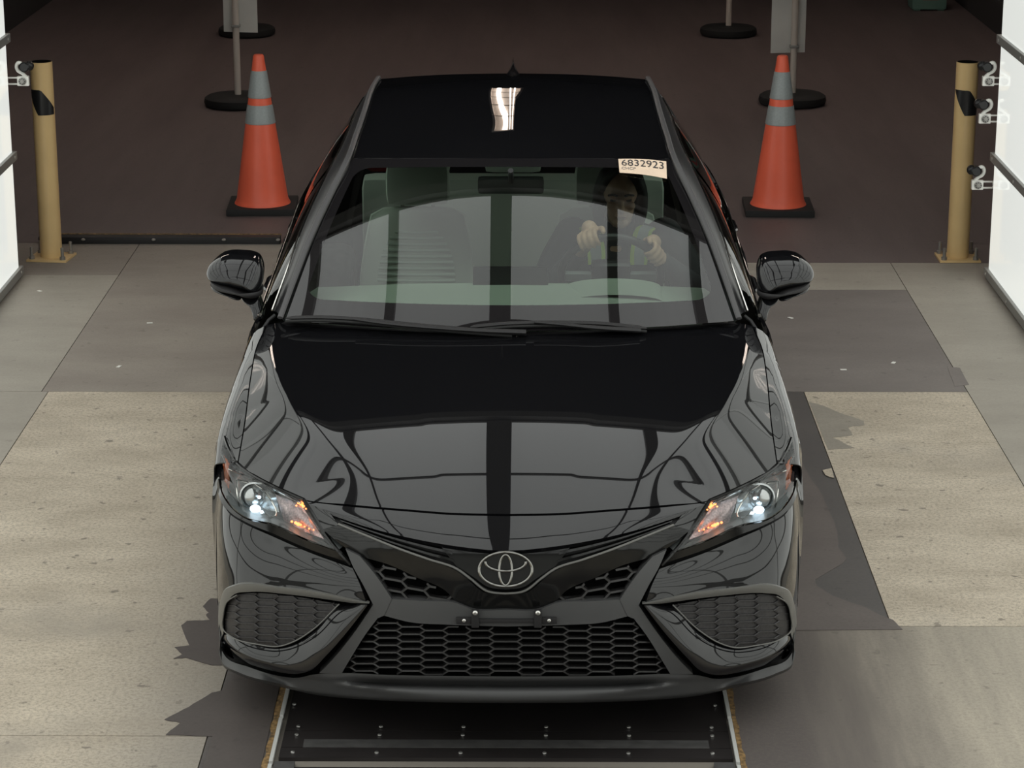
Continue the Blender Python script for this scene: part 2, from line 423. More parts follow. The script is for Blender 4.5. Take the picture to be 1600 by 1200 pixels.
slab(gpoly(jag([(380, 1040), (364, 1056), (350, 1079), (331, 1083), (308, 1097), (287, 1109), (257, 1125), (282, 1130), (259, 1149), (332, 1151), (329, 1165), (318, 1196), (310, 1230)], 1.2) + [(400, 1230), (445, 1040)]), film_left, .0022, 'torn_film', .002)
slab(gpoly([(1200, 700)] + [(1248, 712)] + jag([(1264, 744), (1285, 775), (1301, 811), (1309, 832), (1309, 855), (1322, 873), (1313, 883), (1274, 906), (1276, 916), (1302, 932), (1348, 948), (1376, 962), (1395, 969), (1410, 984)], 1.0) + [(1180, 986)]), film_brown, .0022, 'torn_film', .002)
slab(gpoly(jag([(1285, 736), (1299, 733), (1303, 748), (1290, 744)], .6, 2)), conc_light, .0042, 'torn_film', .002)
# stained patches on the light right-hand slab
slab(gpoly(jag([(1264, 628), (1300, 640), (1350, 658), (1352, 664), (1325, 668), (1332, 680), (1300, 684), (1335, 700), (1294, 703)], 2.0)), concrete('damp_stain', (.26, .235, .20), (.33, .295, .245), C_pit, 4, .5), .001, 'stain_patch', .0008)
slab(gpoly(jag([(1480, 573), (1500, 575), (1514, 601), (1492, 604)], .8)), conc_brownR, .001, 'stain_patch', .0008)

# door sill rails on the left of the hall opening
rail = thing('sill_rail', 'dark steel door sill rail bolted to the floor beside left bollard', 'rail', (0, 0, 0))
obj('rail_bar', box((-1.98, 6.72, .02), (1.34, .07, .04), .006), 'matte', rail)
obj('rail_lip', box((-1.98, 6.765, .036), (1.34, .012, .012)), 'rust', rail)
obj('rail_end_bar', box((-1.15, 6.70, .018), (.28, .07, .036), .006), 'matte', rail)
for k, x in enumerate((-2.40, -2.01, -1.62, -1.32, -1.1)):
    obj('bolt', lathe([(.012, 0), (.012, .006), (.006, .01)], 10, (x, 6.68 - .0, .024)), 'steel', rail)

# hall walls and ceiling
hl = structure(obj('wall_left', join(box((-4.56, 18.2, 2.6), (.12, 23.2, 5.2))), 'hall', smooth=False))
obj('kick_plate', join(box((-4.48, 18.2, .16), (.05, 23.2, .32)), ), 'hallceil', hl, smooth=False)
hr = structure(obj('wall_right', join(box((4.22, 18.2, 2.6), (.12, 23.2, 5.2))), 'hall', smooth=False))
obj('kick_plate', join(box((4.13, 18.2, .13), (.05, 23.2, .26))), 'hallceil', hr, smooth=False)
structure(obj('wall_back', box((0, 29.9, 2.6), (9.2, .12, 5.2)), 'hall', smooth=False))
structure(obj('wall_front_bounce', box((0, -8.9, 2.6), (13.6, .12, 5.2)), mat('white_bounce_wall', (.70, .70, .68), .7, var=.04, scale=2), smooth=False))  # unseen wall behind the camera, made white to bounce booth light onto the car
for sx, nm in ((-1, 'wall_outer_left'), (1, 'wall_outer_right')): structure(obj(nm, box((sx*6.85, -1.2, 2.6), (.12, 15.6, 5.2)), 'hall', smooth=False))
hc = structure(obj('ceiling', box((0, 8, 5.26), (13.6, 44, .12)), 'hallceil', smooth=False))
# fluorescent fixture over the hall
def fixture(label, X):
    fx = thing('ceiling_fixture', label, 'light fixture', (X, 0, 0), 'three tube fixtures over the hall')
    for yy in (8.6, 10.05, 11.5, 12.95, 14.4):
        obj('fixture_tray', join(box((0, yy, 4.52), (.40, 1.40, .03), .004), box((-.20, yy, 4.49), (.02, 1.40, .08)), box((.20, yy, 4.49), (.02, 1.40, .08))), 'fixture', fx, smooth=False)
        for k in (-1, 0, 1):
            obj('tube', tube([(k*.125, yy-.66, 4.48), (k*.125, yy+.66, 4.48)], .018, 8), 'tube', fx)
    for yy in (8.2, 14.8):
        obj('hanger_rod', tube([(0, yy, 4.53), (0, yy, 5.2)], .01, 6), 'steel', fx)
fixture('long three tube fluorescent fixture over the middle of the dark hall', -.13)
fixture('long three tube fluorescent fixture over the left side of the dark hall', -3.4)
fixture('long three tube fluorescent fixture over the right side of the dark hall', 3.1)

# light booth: side walls of panels
def light_wall(side, X, name):
    e = structure(obj(name, join(box((X + side*.20, -1.0, 1.86), (.05, 13.86, 3.66)), box((X + side*.1, 5.935, 1.86), (.16, .02, 3.66)), box((X + side*.1, -7.93, 1.86), (.16, .02, 3.66))), 'frame', smooth=False))
    pm = obj('light_panel', box((0, 0, 0), (.03, 1.205, .583)), 'wallglow', e, smooth=False)
    first = True
    for k in range(11):
        for r in range(6):
            loc = (X + side*.018, 5.93 - .625 - k*1.26, .035 + .305 + r*.61)
            if first: pm.location = loc; first = False
            else: inst(pm, e, loc)
    obj('valance', box((X + side*.03, -2.2, 3.78), (.03, 12.1, .22)), 'wallglow', e, smooth=False)
    for r in range(7):
        z = .035 + r*.61
        obj('panel_rail', box((X + side*.002, -1.0, z), (.034, 13.90, .044), .004), 'frame', e, smooth=False)
    sc = None
    for r in range(3):
        for yy in (5.88, 5.30, 4.70, 4.05):
            if sc is None:
                sc = obj('screw', lathe([(.008, 0), (.008, .003), (.004, .005)], 10, axis='x'), 'silver', e)
                sc.rotation_euler = (0, 0, PI if side > 0 else 0); sc.location = (X - side*.016, yy, .035 + r*.61)
            else: inst(sc, e, (X - side*.016, yy, .035 + r*.61), (0, 0, PI if side > 0 else 0))
    for yy in (5.86, 3.4, .9):
        obj('foot_pad', box((X + side*.06, yy, .011), (.11, .07, .02), .004), 'steel', e, smooth=False)
    return e
light_wall(-1, -2.60, 'wall_booth_left'); light_wall(1, 2.465, 'wall_booth_right')
# light booth: ceiling of panels, central beam and cross rails
cl = structure(obj('ceiling_booth', box((-.06, -2.2, CEIL_Z + .12), (5.3, 12.1, .06)), 'beam', smooth=False))
obj('centre_beam', box((-.105, -2.2, CEIL_Z - .03), (.20, 12.1, .10), .006), 'beam', cl, smooth=False)
for X in (-1.92, -1.14, .95, 1.76):
    obj('ceiling_rail', box((X, -2.2, CEIL_Z - .01), (.09, 12.1, .06), .004), 'beam', cl, smooth=False)
for k in range(9):
    y1 = CEIL_END - k*1.34
    obj('cross_rail', box((0, y1, CEIL_Z), (4.9, .030, .05)), 'beam', cl, smooth=False)
    for (xa, xb) in ((-2.58, -1.965), (-1.875, -1.185), (-1.095, -.205), (-.005, .905), (.995, 1.715), (1.805, 2.45)):
        o = obj('light_panel', box(((xa+xb)/2, y1 - .67, CEIL_Z + .03), (xb-xa, 1.31, .03)), 'ceilglow', cl, smooth=False)
obj('end_beam', box((0, CEIL_END + .10, CEIL_Z - .02), (5.0, .16, .22)), 'beam', cl, smooth=False)

# ================================================================== CAR
car = thing('sedan_car', 'glossy black four door sedan with lit headlights standing on the conveyor', 'car')
def both(name, vf, m, parent=None, **k):
    p = parent if isinstance(parent, (list, tuple)) else (parent or car, parent or car)
    return obj(name, vf, m, p[0], **k), obj(name, mir(vf), m, p[1], **k)
# ---- body surfaces
PX = [0, .15, .30, .45, .55, .65, .72, .80, .865, .895, .912, .922, .928]
PY = [0, .006, .03, .085, .13, .19, .235, .30, .40, .50, .60, .70, .85]
VZ = [.12, .15, .18, .22, .30, .45, .55, .60, .65, .70, .75]
VY = [.09, .06, .035, .005, 0.0, .01, .025, .04, .06, .12, .20]
def Fy(x, z):
    o = interp(z, VZ, VY)
    return interp(np.abs(x)*(1 + .25*o), PX, PY) + o
def onF(uv, off=0.0):
    """where the line of sight meets the bumper surface (or the same surface set back by off)"""
    uv = np.asarray(uv, float); sh = uv.shape[:-1]; u = uv[..., 0].ravel(); v = uv[..., 1].ravel()
    dx, dy, dz = ray(u, v); off = np.broadcast_to(off, sh).ravel()
    best = np.full(u.shape, 9.); Yb = np.full(u.shape, .3); done = np.zeros(u.shape, bool); prev = None
    for Y in np.arange(-.12, .95, .004):
        t = (Y + CAMD)/dy; g = Fy(CAMX + t*dx, CAMH + t*dz) + off - Y
        if prev is not None:
            cr = (~done) & (g <= 0) & (prev > 0)
            w = prev[cr]/(prev[cr]-g[cr]); Yb[cr] = Y - .004 + .004*w; done |= cr
        cand = (~done) & (np.abs(g) < best); best[cand] = np.abs(g[cand]); Yb[cand] = Y
        prev = g
    t = (Yb + CAMD)/dy
    return np.stack([CAMX + t*dx, Yb, CAMH + t*dz], -1).reshape(*sh, 3)
def center(G, col=-1):
    """pull the middle column of a half panel onto the car's centre plane"""
    n = G.shape[1]; w = np.linspace(0, 1, n)**2; G = G.copy()
    if col == 0: w = w[::-1]
    G[..., 0] -= G[:, col, 0][:, None]*w[None]
    return G
def zc(y):
    y = np.asarray(y, float); a = np.clip((1.28 - y)/1.1, 0, 1)
    z = .953 - (.12*(1.28 - np.clip(y, .18, 1.28)) + .28*1.1/2.8*a**2.8)
    return z + np.where(y > 1.28, .11*(y - 1.28), 0) - np.where(y < .18, .42*(.18 - y), 0)
def softp(x, w): return w*np.logaddexp(0, x/w)
def Zh(x, y):
    x = np.abs(x); y = np.asarray(y, float)
    a = np.clip(.18 - .08*(y - .62)/.93, .09, .2); a0 = .075
    x2 = interp(y, [.15, .25, .38, .6, .85, 1.1, 1.45], [.34, .385, .43, .56, .69, .765, .815])
    x1 = np.clip(.165 + (y - .18)*.195, .1, .42)
    c = np.clip((a - a0)*.70/np.maximum(.845 - x2, .1), 0, .42)
    return zc(y) - a0*x**2 - c*softp(x - x2, .012) + .004*softp(1 - (x/x1)**2, .04)
def onH(uv):
    uv = np.asarray(uv, float); sh = uv.shape[:-1]; u = uv[..., 0].ravel(); v = uv[..., 1].ravel()
    dx, dy, dz = ray(u, v); Yb = np.full(u.shape, .5); done = np.zeros(u.shape, bool); prev = None
    for Y in np.arange(-.1, 2.1, .01):
        t = (Y + CAMD)/dy; g = CAMH + t*dz - Zh(CAMX + t*dx, Y)
        if prev is not None:
            cr = (~done) & (g <= 0) & (prev > 0); w = prev[cr]/(prev[cr]-g[cr]); Yb[cr] = Y - .01 + .01*w; done |= cr
        prev = g
    for _ in range(3):
        t = (Yb + CAMD)/dy; g = CAMH + t*dz - Zh(CAMX + t*dx, Yb)
        Yb = Yb + g/.6
    t = (Yb + CAMD)/dy
    return np.stack([CAMX + t*dx, Yb, CAMH + t*dz], -1).reshape(*sh, 3)

# ---- hood
hood_rear = [(418, 508), (440, 503), (505, 509), (588, 515), (683, 520), (797, 524)]
hood_out = [(418, 508), (402, 543), (393, 588), (384, 657), (373, 722)]
hood_front = [(373, 722), (396, 742), (422, 757), (475, 780), (545, 788), (640, 796), (706, 801), (796, 803)]
hood_mid = [(797, 524), (796, 620), (796, 720), (796, 803)]
Hp = coons(hood_rear, hood_front, hood_out, hood_mid, 120, 120)
HG = center(onH(Hp))
hood = obj('hood', join(grid(HG, .018), mir(grid(HG, .018))), 'paint', car, weld=True, sharp=50)
SHUT = HG[:, 0]                       # hood-to-fender gap line, rear to front

# ---- front fender
def arch(y, yc=.965, r=.365):
    d = np.abs(y - yc); return np.where(d < r, .335 + np.sqrt(np.maximum(r*r - d*d, 0)), .20)
n_f = 60
ys = np.linspace(0, 1, n_f)
S = spl(SHUT, n_f)
FG = []
for k in range(n_f):
    sx, sy, sz = -S[k][0], S[k][1], S[k][2]
    sh_ = max(0, .80 - sy)*.55; Yj = [sy + sh_*q for q in (0, .35, .62, .85, .95, 1.0)]
    mx = interp(Yj[1], [.6, .75, .9, 1.2, 1.6], [.868, .880, .892, .888, .872]); mz = sz - interp(Yj[1], [.6, .9, 1.2, 1.6], [.012, .018, .026, .026])
    hx = interp(Yj[3], [.6, .72, .9, 1.05, 1.3, 1.6], [.908, .922, .934, .934, .922, .906]); hz = interp(Yj[3], [.6, .9, 1.2, 1.6], [.675, .700, .735, .81])
    lz = max(float(arch(Yj[5])), .2); lx = interp(lz, [.2, .4, .6, .7], [.895, .920, .928, .936]) if sy > 1.3 else hx + .004
    pts = [(-sx - .004, Yj[0], sz), (-mx, Yj[1], mz), (-(mx+hx)/2 - .012, Yj[2], mz*.55 + hz*.45), (-hx, Yj[3], hz), (-(hx+lx)/2 - .002, Yj[4], (hz+lz)/2), (-lx, Yj[5], lz)]
    FG.append(spl(pts, 22))
FG = np.array(FG)
fend = both('front_fender', grid(FG, .004), 'paint', sharp=50)

# ---- headlights (traced outline has its own depth)
lt = [(351, 683, .855), (357, 700, .775), (371, 724, .625), (396, 743, .525), (422, 757, .45), (475, 781, .325)]
ll = [(351, 683, .855), (346, 704, .80), (344, 735, .705), (348, 766, .575)]
lb = [(348, 766, .575), (360, 788, .49), (381, 806, .415), (429, 819, .325), (477, 841, .24), (528, 860, .155)]
lr = [(475, 781, .325), (502, 825, .222), (528, 860, .155)]
def proj(P):
    x = P[..., 0] - CAMX; y = P[..., 1] + CAMD; z = P[..., 2] - CAMH
    x, y = x*math.cos(YAW) - y*math.sin(YAW), x*math.sin(YAW) + y*math.cos(YAW)
    d = y*math.cos(PITCH) - z*math.sin(PITCH); w = y*math.sin(PITCH) + z*math.cos(PITCH)
    return np.stack([800 + FPX*x/d, 600 - FPX*w/d], -1)
FPXS = proj(FG).reshape(-1, 2); FYS = FG.reshape(-1, 3)[:, 1]
def onfender(p):
    d = np.sqrt(((FPXS - np.array(p[:2]))**2).sum(1)); k = np.argsort(d)[:4]
    if d[k[0]] > 6: return p
    w = 1/(d[k] + .3); return (p[0], p[1], min(p[2], float((FYS[k]*w).sum()/w.sum()) - .012))
lt = [onfender(p) for p in lt[:3]] + lt[3:]; ll = [onfender(p) for p in ll[:3]] + ll[3:]; ll[0] = lt[0]
LP = coons(lt, lb, ll, lr, 40, 20)                 # (u, v, Y) grid
LG = at(LP[..., 0], LP[..., 1], Y=LP[..., 2]).transpose(1, 2, 0) if False else np.stack(at(LP[..., 0], LP[..., 1], Y=LP[..., 2]), -1)
def lampY(u, v):
    d = (LP[..., 0]-u)**2 + (LP[..., 1]-v)**2; return LP[..., 2].ravel()[np.argmin(d)]
def inlamp(u, v, back): return at(u, v, Y=lampY(u, v) + back)
H1 = bpy.data.objects.new('headlight', None); H2 = bpy.data.objects.new('headlight', None)
for h in (H1, H2): COL.objects.link(h); h.parent = car; h.empty_display_size = .1
HP = (H1, H2)
both('lens', grid(LG, .004), 'lens', HP)
back = LG.copy(); back[..., 1] += .055; back[..., 0] += .02
rim_a = np.concatenate([LG[0], LG[1:, -1], LG[-1, ::-1][1:], LG[::-1, 0][1:]]); rim_b = np.concatenate([back[0], back[1:, -1], back[-1, ::-1][1:], back[::-1, 0][1:]])
both('housing', join(grid(back), grid(np.stack([rim_a, rim_b]))), 'lampgrey', HP)
# projector bowl, lens and lit emitter
pc = inlamp(398, 776, .03)
both('projector_bezel', lathe([(.043, .030), (.047, .0), (.043, -.004), (.036, .004), (.034, .02)], 28, tuple(pc), 'y', cap=False), 'lampchrome', HP)
both('projector_lens', ball(tuple(pc), (.033, .024, .033), 20, 12), 'lampchrome', HP)
both('lit_emitter', ball(tuple(inlamp(399, 795, .014)), (.017, .008, .013), 12, 8), 'led', HP)
for (u, v) in ((394, 770), (405, 777), (409, 800), (391, 786)):
    both('emitter_glint', ball(tuple(inlamp(u, v, .006)), (.006, .004, .005), 10, 6), 'led', HP)
both('bezel_line', join(tube(spl([inlamp(*p, .008) for p in ((370, 750), (371, 775), (375, 797))], 10), .003, 6), tube(spl([inlamp(*p, .008) for p in ((372, 750), (398, 757), (415, 770), (430, 806), (424, 808), (412, 800))], 20), .0028, 6),
     tube(spl([inlamp(*p, .006) for p in ((357, 733), (380, 742), (425, 764), (470, 786))], 14), .0026, 6)), 'chrome', HP)
# turn signal reflector with lit amber points
tp = coons([(430, 772), (470, 788)], [(446, 820), (506, 842)], [(430, 772), (446, 820)], [(470, 788), (506, 842)], 10, 8)
TG = np.array([[inlamp(p[0], p[1], .028) for p in row] for row in tp])
both('turn_reflector', grid(TG, .006), 'turn', HP)
for (u, v, r) in ((471, 787, .007), (466, 786, .004), (474, 791, .005), (463, 790, .003), (478, 795, .003), (456, 815, .004), (462, 817, .005), (466, 819, .006), (470, 820, .004), (476, 823, .003), (483, 826, .003), (490, 828, .0025)):
    both('turn_bulb', ball(tuple(inlamp(u, v, .016)), (r, r*.6, r), 8, 6), 'amber', HP)
mk = coons([(350, 712), (358, 724)], [(352, 768), (362, 782)], [(350, 712), (349, 740), (352, 768)], [(358, 724), (357, 752), (362, 782)], 6, 10)
MG = np.array([[inlamp(p[0], p[1], .010) for p in row] for row in mk])
both('side_marker', grid(MG, .004), 'amberlens', HP)
cv = coons([(357, 726), (430, 766)], [(364, 786), (440, 820)], [(357, 726), (364, 786)], [(430, 766), (440, 820)], 8, 6)
CG = np.array([[inlamp(p[0], p[1], .048) for p in row] for row in cv])
both('inner_bowl', grid(CG, .004), 'lampchrome', HP)
low = ribbon([(366, 797), (430, 822), (506, 846)], [(362, 792), (384, 807), (429, 820), (477, 842), (525, 860)], 20, 3)
both('lower_trim', grid(np.array([[inlamp(p[0], p[1], .012) for p in row] for row in low]), .004), 'trimgrey', HP)
# black seal around the lamp
seal = spl(A3(lt), 30).tolist()
both('lamp_seal', join(tube(spl(A3(lt), 30), .0055, 6), tube(spl(A3([(475, 781, .328), (502, 825, .225), (528, 860, .158), (548, 882, .14)]), 14), .006, 6)), 'gloss', HP)
under = ribbon([(341, 748, .66), (346, 770, .565), (359, 791, .488), (381, 809, .412), (429, 822, .322), (477, 844, .236), (530, 863, .152)],
               [(339, 756, .66), (343, 778, .565), (357, 801, .485), (378, 816, .415), (430, 840, .32), (480, 862, .233), (551, 888, .135)], 40, 4)
both('lamp_lower_trim', grid(np.stack(at(under[..., 0], under[..., 1], Y=under[..., 2] + .012), -1), .01), 'gloss', HP)

# ---- bumper: painted corner skin, upper nose strip
top = A3([(335.5, 720, .745), (344.5, 713, .715), (345.5, 742, .665), (347.5, 780, .565), (358, 802, .485), (378, 816, .415), (430, 840, .32), (480, 862, .233), (551, 888, .135)])
bot_px = [(343, 942), (351, 922), (366, 915), (435, 918), (510, 928), (572, 941)]
bot = [np.array([-.925, .69, .33])] + list(onF(bot_px))
left = [top[0], np.array([-.932, .71, .56]), np.array([-.93, .695, .45]), bot[0]]
right = [top[-1], onF([(563, 915)])[0], bot[-1]]
BG = coons(top, bot, left, right, 60, 26)
# make the skin follow the bumper surface away from its edges
skin_vf = grid(BG, .014)
nose_top = [(475, 783), (545, 791), (640, 799), (706, 804), (796, 806)]
nose_px = ribbon(nose_top, [(515, 801), (579, 822), (654, 840), (741, 853.5), (772, 856.4), (796, 857)], 50, 16)
NG = onH(nose_px); NG[..., 2] -= .001 + .005*np.linspace(0, 1, 16)[:, None]**4
NG = center(NG)
# small cheek between lamp and grille wing
cy = [float(onH([(477, 784)])[0][1]) - .002, float(NG[-1, 0, 1])]
ck = coons([(477, 784, cy[0]), (515, 801, cy[1])], [(506, 828, .212), (529, 820, .19)], [(477, 784, cy[0]), (506, 828, .212)], [(515, 801, cy[1]), (529, 820, .19)], 10, 12)
CK = np.stack(at(ck[..., 0], ck[..., 1], Y=ck[..., 2]), -1)
half = join(skin_vf, grid(NG, .016), grid(CK, .012))
obj('bumper_skin', join(half, mir(half)), 'paint', car, weld=True, sharp=50)
# dark core behind all openings
core_px = coons([(392, 850), (480, 872), (520, 815), (660, 850), (796, 865)], [(392, 1030), (430, 1046), (500, 1066), (640, 1080), (796, 1082)], [(392, 850), (392, 930), (392, 1030)], [(796, 865), (796, 980), (796, 1082)], 40, 24)
CR = center(onF(core_px, .085))
obj('bumper_core', join(grid(CR), mir(grid(CR))), 'void', car, weld=True)

# ---- upper grille: wing opening with blades, gloss bar, emblem carrier
wing_top = [(516, 803), (579, 823), (654, 841), (741, 855), (796, 859)]
wing_bot = [(529, 820), (575, 839), (622, 858), (670, 875), (714, 890), (735, 905), (760, 924), (796, 929)]
wg = ribbon(wing_top, wing_bot, 50, 8)
WG = center(onF(wg, .045))
obj('grille_cavity', join(grid(WG, .01), mir(grid(WG, .01))), 'matte', car, weld=True)
for (f0, f1, nm) in ((.30, .42, 'grille_blade'), (.62, .74, 'grille_blade')):
    a = wg[0]*(1-f0) + wg[-1]*f0; b = wg[0]*(1-f1) + wg[-1]*f1
    g = onF(np.array([a[2:34], b[2:34]]), .012); both(nm, grid(g, .02, (0, 1, -.1)), 'gloss')
carrier_px = coons([(690, 855), (741, 856), (796, 860)], [(745, 918), (765, 926), (796, 929)], [(690, 855), (716, 888), (745, 918)], [(796, 860), (796, 895), (796, 929)], 24, 14)
KG = center(onF(carrier_px, .016))
obj('emblem_carrier', join(grid(KG, .02), mir(grid(KG, .02))), 'gloss', car, weld=True)
bar_bot = [(535, 853), (560, 867), (610, 883), (654, 903), (697, 922), (719, 942), (741, 951), (796, 951)]
bar_top = [(504, 827), (529, 821), (575, 840), (622, 859), (670, 876), (714, 891), (735, 906), (760, 925), (796, 930)]
bg = ribbon(bar_top, bar_bot, 60, 8)
bo = np.linspace(0, 1, 8)[:, None]
BGr = center(onF(bg, (-.004 + .018*bo) * np.ones((8, 60))))
obj('grille_bar', join(grid(BGr, .03), mir(grid(BGr, .03))), 'gloss', car, weld=True)
edge_l = onF(np.array(spl([(529, 819), (575, 838), (622, 857), (670, 874), (714, 889), (735, 904), (760, 923), (796, 928)], 60)), -.008)
edge_l[-1, 0] = 0
obj('grille_edge_line', join(tube(edge_l, .0035, 6), mir(tube(edge_l, .0035, 6))), 'trimgrey', car)
# emblem: oval ring with two inner ovals
em = bpy.data.objects.new('emblem', None); COL.objects.link(em); em.parent = car
ec = at(793, 889, Y=.022); em.location = (0, float(ec[1]) - .004, float(ec[2])); em.rotation_euler = (math.radians(-14), 0, 0)
def oval(a, b, cz=0, r=.006, n=56, y=0, t0=0, t1=2*PI, taper=None):
    close = abs(t1 - t0 - 2*PI) < 1e-6
    P = [(a*math.cos(t0+(t1-t0)*i/n), y, cz + b*math.sin(t0+(t1-t0)*i/n)) for i in range(n+1)]
    return tube(P, r, 8, cap=not close, flat=.8)
obj('oval_ring', oval(.0765, .0495, r=.0062), 'emblemchrome', em)
obj('inner_oval', join(oval(.058, .026, .021, .0058, t0=PI*.97, t1=PI*2.03), oval(.0185, .044, -.002, .0052)), 'emblemchrome', em)
obj('emblem_disc', lathe([(.078, .014), (.078, .006)], 40, (0, 0, 0), 'y'), 'gloss', em).scale = (1, 1, .65)
# satin X-shaped bumper frame
fr_left = [(540, 858), (551, 888), (566, 915), (581, 945)]
f1 = coons([(540, 858), (562, 869)], [(583, 945), (612, 936)], [(540, 858), (552, 886), (568, 915), (583, 945)], [(562, 869), (580, 890), (597, 913), (612, 936)], 8, 24)
f2 = coons([(612, 936), (660, 939), (713, 942), (741, 952), (796, 953)], [(600, 962), (640, 972), (700, 976), (796, 979)], [(612, 936), (600, 962)], [(796, 953), (796, 979)], 40, 8)
f2c = coons([(583, 945), (612, 936)], [(590, 966), (600, 962)], [(583, 945), (590, 966)], [(612, 936), (600, 962)], 8, 8)
f3 = coons([(583, 945), (590, 966)], [(499, 1052), (534, 1052)], [(583, 945), (556, 985), (522, 1028), (499, 1052)], [(590, 966), (572, 990), (550, 1025), (534, 1052)], 8, 24)
fq = [onF(g, 0.0) for g in (f1, f2c, f3)] + [center(onF(f2, .002))]
def bevel_out(G, amt=.006):
    return G
frame_half = join(*[grid(g, .045, (0, 1, 0)) for g in fq])
obj('bumper_frame', join(frame_half, mir(frame_half)), 'satin', car, weld=.0006, sharp=45)

# honeycomb builder: cells laid over an outline on the bumper surface
def inside(p, poly):
    x, y = p; r = False; n = len(poly); j = n-1
    for i in range(n):
        if (poly[i][1] > y) != (poly[j][1] > y) and x < (poly[j][0]-poly[i][0])*(y-poly[i][1])/(poly[j][1]-poly[i][1]) + poly[i][0]: r = not r
        j = i
    return r
def honeycomb(poly, cw, chh, off, depth, hw, slant=0.0, org=(0, 0)):
    us = [p[0] for p in poly]; vs = [p[1] for p in poly]; segs = set(); E = []
    def hexv(cx, cy):
        q = cw*.30
        return [(cx-cw*.5, cy), (cx-q, cy-chh*.5), (cx+q, cy-chh*.5), (cx+cw*.5, cy), (cx+q, cy+chh*.5), (cx-q, cy+chh*.5)]
    px = cw*.80
    for i in range(-2, int((max(us)-min(us))/px)+4):
        for j in range(-4, int((max(vs)-min(vs))/chh)+5):
            cx = min(us) + org[0] + i*px; cy = min(vs) + org[1] + j*chh + (chh*.5 if i % 2 else 0) + slant*(cx-min(us))
            h = hexv(cx, cy); h = [(a, b + slant*(a-cx)) for a, b in h]
            for k in range(6):
                a, b = h[k], h[(k+1) % 6]
                key = tuple(sorted([(round(a[0]), round(a[1])), (round(b[0]), round(b[1]))]))
                if key in segs: continue
                segs.add(key); ia, ib = inside(a, poly), inside(b, poly)
                if not ia and not ib: continue
                if ia != ib:
                    p, q = (a, b) if ia else (b, a); lo, hi = 0., 1.
                    for _ in range(10):
                        m = (lo+hi)/2
                        if inside((p[0]+(q[0]-p[0])*m, p[1]+(q[1]-p[1])*m), poly): lo = m
                        else: hi = m
                    a, b = p, (p[0]+(q[0]-p[0])*lo, p[1]+(q[1]-p[1])*lo)
                E.append((a, b))
    Pa = onF(np.array(E), off); V = []; F = []
    for p0, p1 in Pa:
        t = p1-p0; L = np.linalg.norm(t)
        if L < .003: continue
        t /= L; w = np.cross(t, np.array([0, -1., .25])); w /= np.linalg.norm(w); e = t*hw*.5; d = np.array([0, depth, -depth*.12]); o = len(V)
        for base in (np.zeros(3), d):
            V += [p0-e-w*hw+base, p0-e+w*hw+base, p1+e+w*hw+base, p1+e-w*hw+base]
        F += [(o, o+1, o+2, o+3), (o, o+4, o+5, o+1), (o+1, o+5, o+6, o+2), (o+2, o+6, o+7, o+3), (o+3, o+7, o+4, o)]
    return V, F
lowg = [(592, 968), (640, 975), (700, 979), (796, 982), (796, 1056), (700, 1055), (534, 1052), (552, 1024), (574, 990)]
lm = honeycomb(lowg, 45, 11.5, .022, .03, .0022)
obj('lower_grille_mesh', join(lm, mir(lm)), 'mesh', car, smooth=False)
sidem = [(575, 879), (612, 887), (654, 906), (696, 925), (715, 941), (660, 938), (613, 934), (598, 911)]
both('side_intake_mesh', honeycomb(sidem, 44, 17, .016, .03, .0030, .18, (4, 3)), 'mesh', smooth=False)
# front lip / lower valance
lt1 = [(344, 1012), (354, 1028), (388, 1042), (435, 1056), (466, 1059), (490, 1054), (520, 1052), (620, 1055), (796, 1057)]
lb1 = [(342, 1017), (346, 1035), (372, 1050), (435, 1068), (497, 1082), (535, 1086), (622, 1091), (700, 1093), (796, 1094)]
lg = ribbon(lt1, lb1, 80, 14)
sg = np.linspace(0, 1, 80)[None, :]; tg = np.linspace(0, 1, 14)[:, None]
cen = 1/(1+np.exp(-(sg-.50)*30)); groove = np.exp(-((tg-.36)/.13)**2)
lo = .004 - .030*tg**1.5 + cen*groove*.050
LGp = onF(lg, lo)
Yx = interp(lg[..., 0], [341, 346, 354, 372, 388, 435, 500], [.46, .43, .40, .345, .315, .24, .18]) - .02*tg
wx = np.clip((450 - lg[..., 0])/40, 0, 1); Ym = LGp[..., 1]*(1-wx) + Yx*wx
LGp = center(np.stack(at(lg[..., 0], lg[..., 1], Y=Ym), -1))
LGp = np.concatenate([LGp, (LGp[-1] + np.array([0, .02, -.018]))[None], (LGp[-1] + np.array([0, .16, -.025]))[None]], 0)
obj('front_lip', join(grid(LGp), mir(grid(LGp))), 'satin', car, weld=True, sharp=60)
# ---- fog garnish
G1 = bpy.data.objects.new('fog_garnish', None); G2 = bpy.data.objects.new('fog_garnish', None)
for h in (G1, G2): COL.objects.link(h); h.parent = car
GP = (G1, G2)
go = [(577, 943), (545, 936), (510, 928), (435, 918), (366, 915), (351, 922), (343.5, 942), (341, 975), (343.5, 1003)]
gi = [(548, 942), (527, 939), (500, 935), (452, 929), (388, 925), (367, 928), (354, 942), (348.5, 967), (349, 990)]
both('garnish_trim', grid(onF(ribbon(go, gi, 60, 6), (-.010 + .010*np.linspace(0, 1, 6)[:, None]**2)*np.ones((6, 60))), .02, (0, 1, 0)), 'trimgrey', GP)
fp = [(354, 940), (366, 930), (388, 927), (452, 931), (530, 944), (486, 986), (458, 1003), (435, 1010), (404, 1007), (362, 995), (349, 984)]
fc = coons([(354, 940), (366, 930), (388, 927), (452, 931), (530, 944)], [(349, 984), (362, 995), (404, 1007), (435, 1010)], [(354, 940), (349, 962), (349, 984)], [(530, 944), (486, 986), (458, 1003), (435, 1010)], 24, 16)
both('mesh_back', grid(onF(fc, .026)), 'fogmesh', GP)
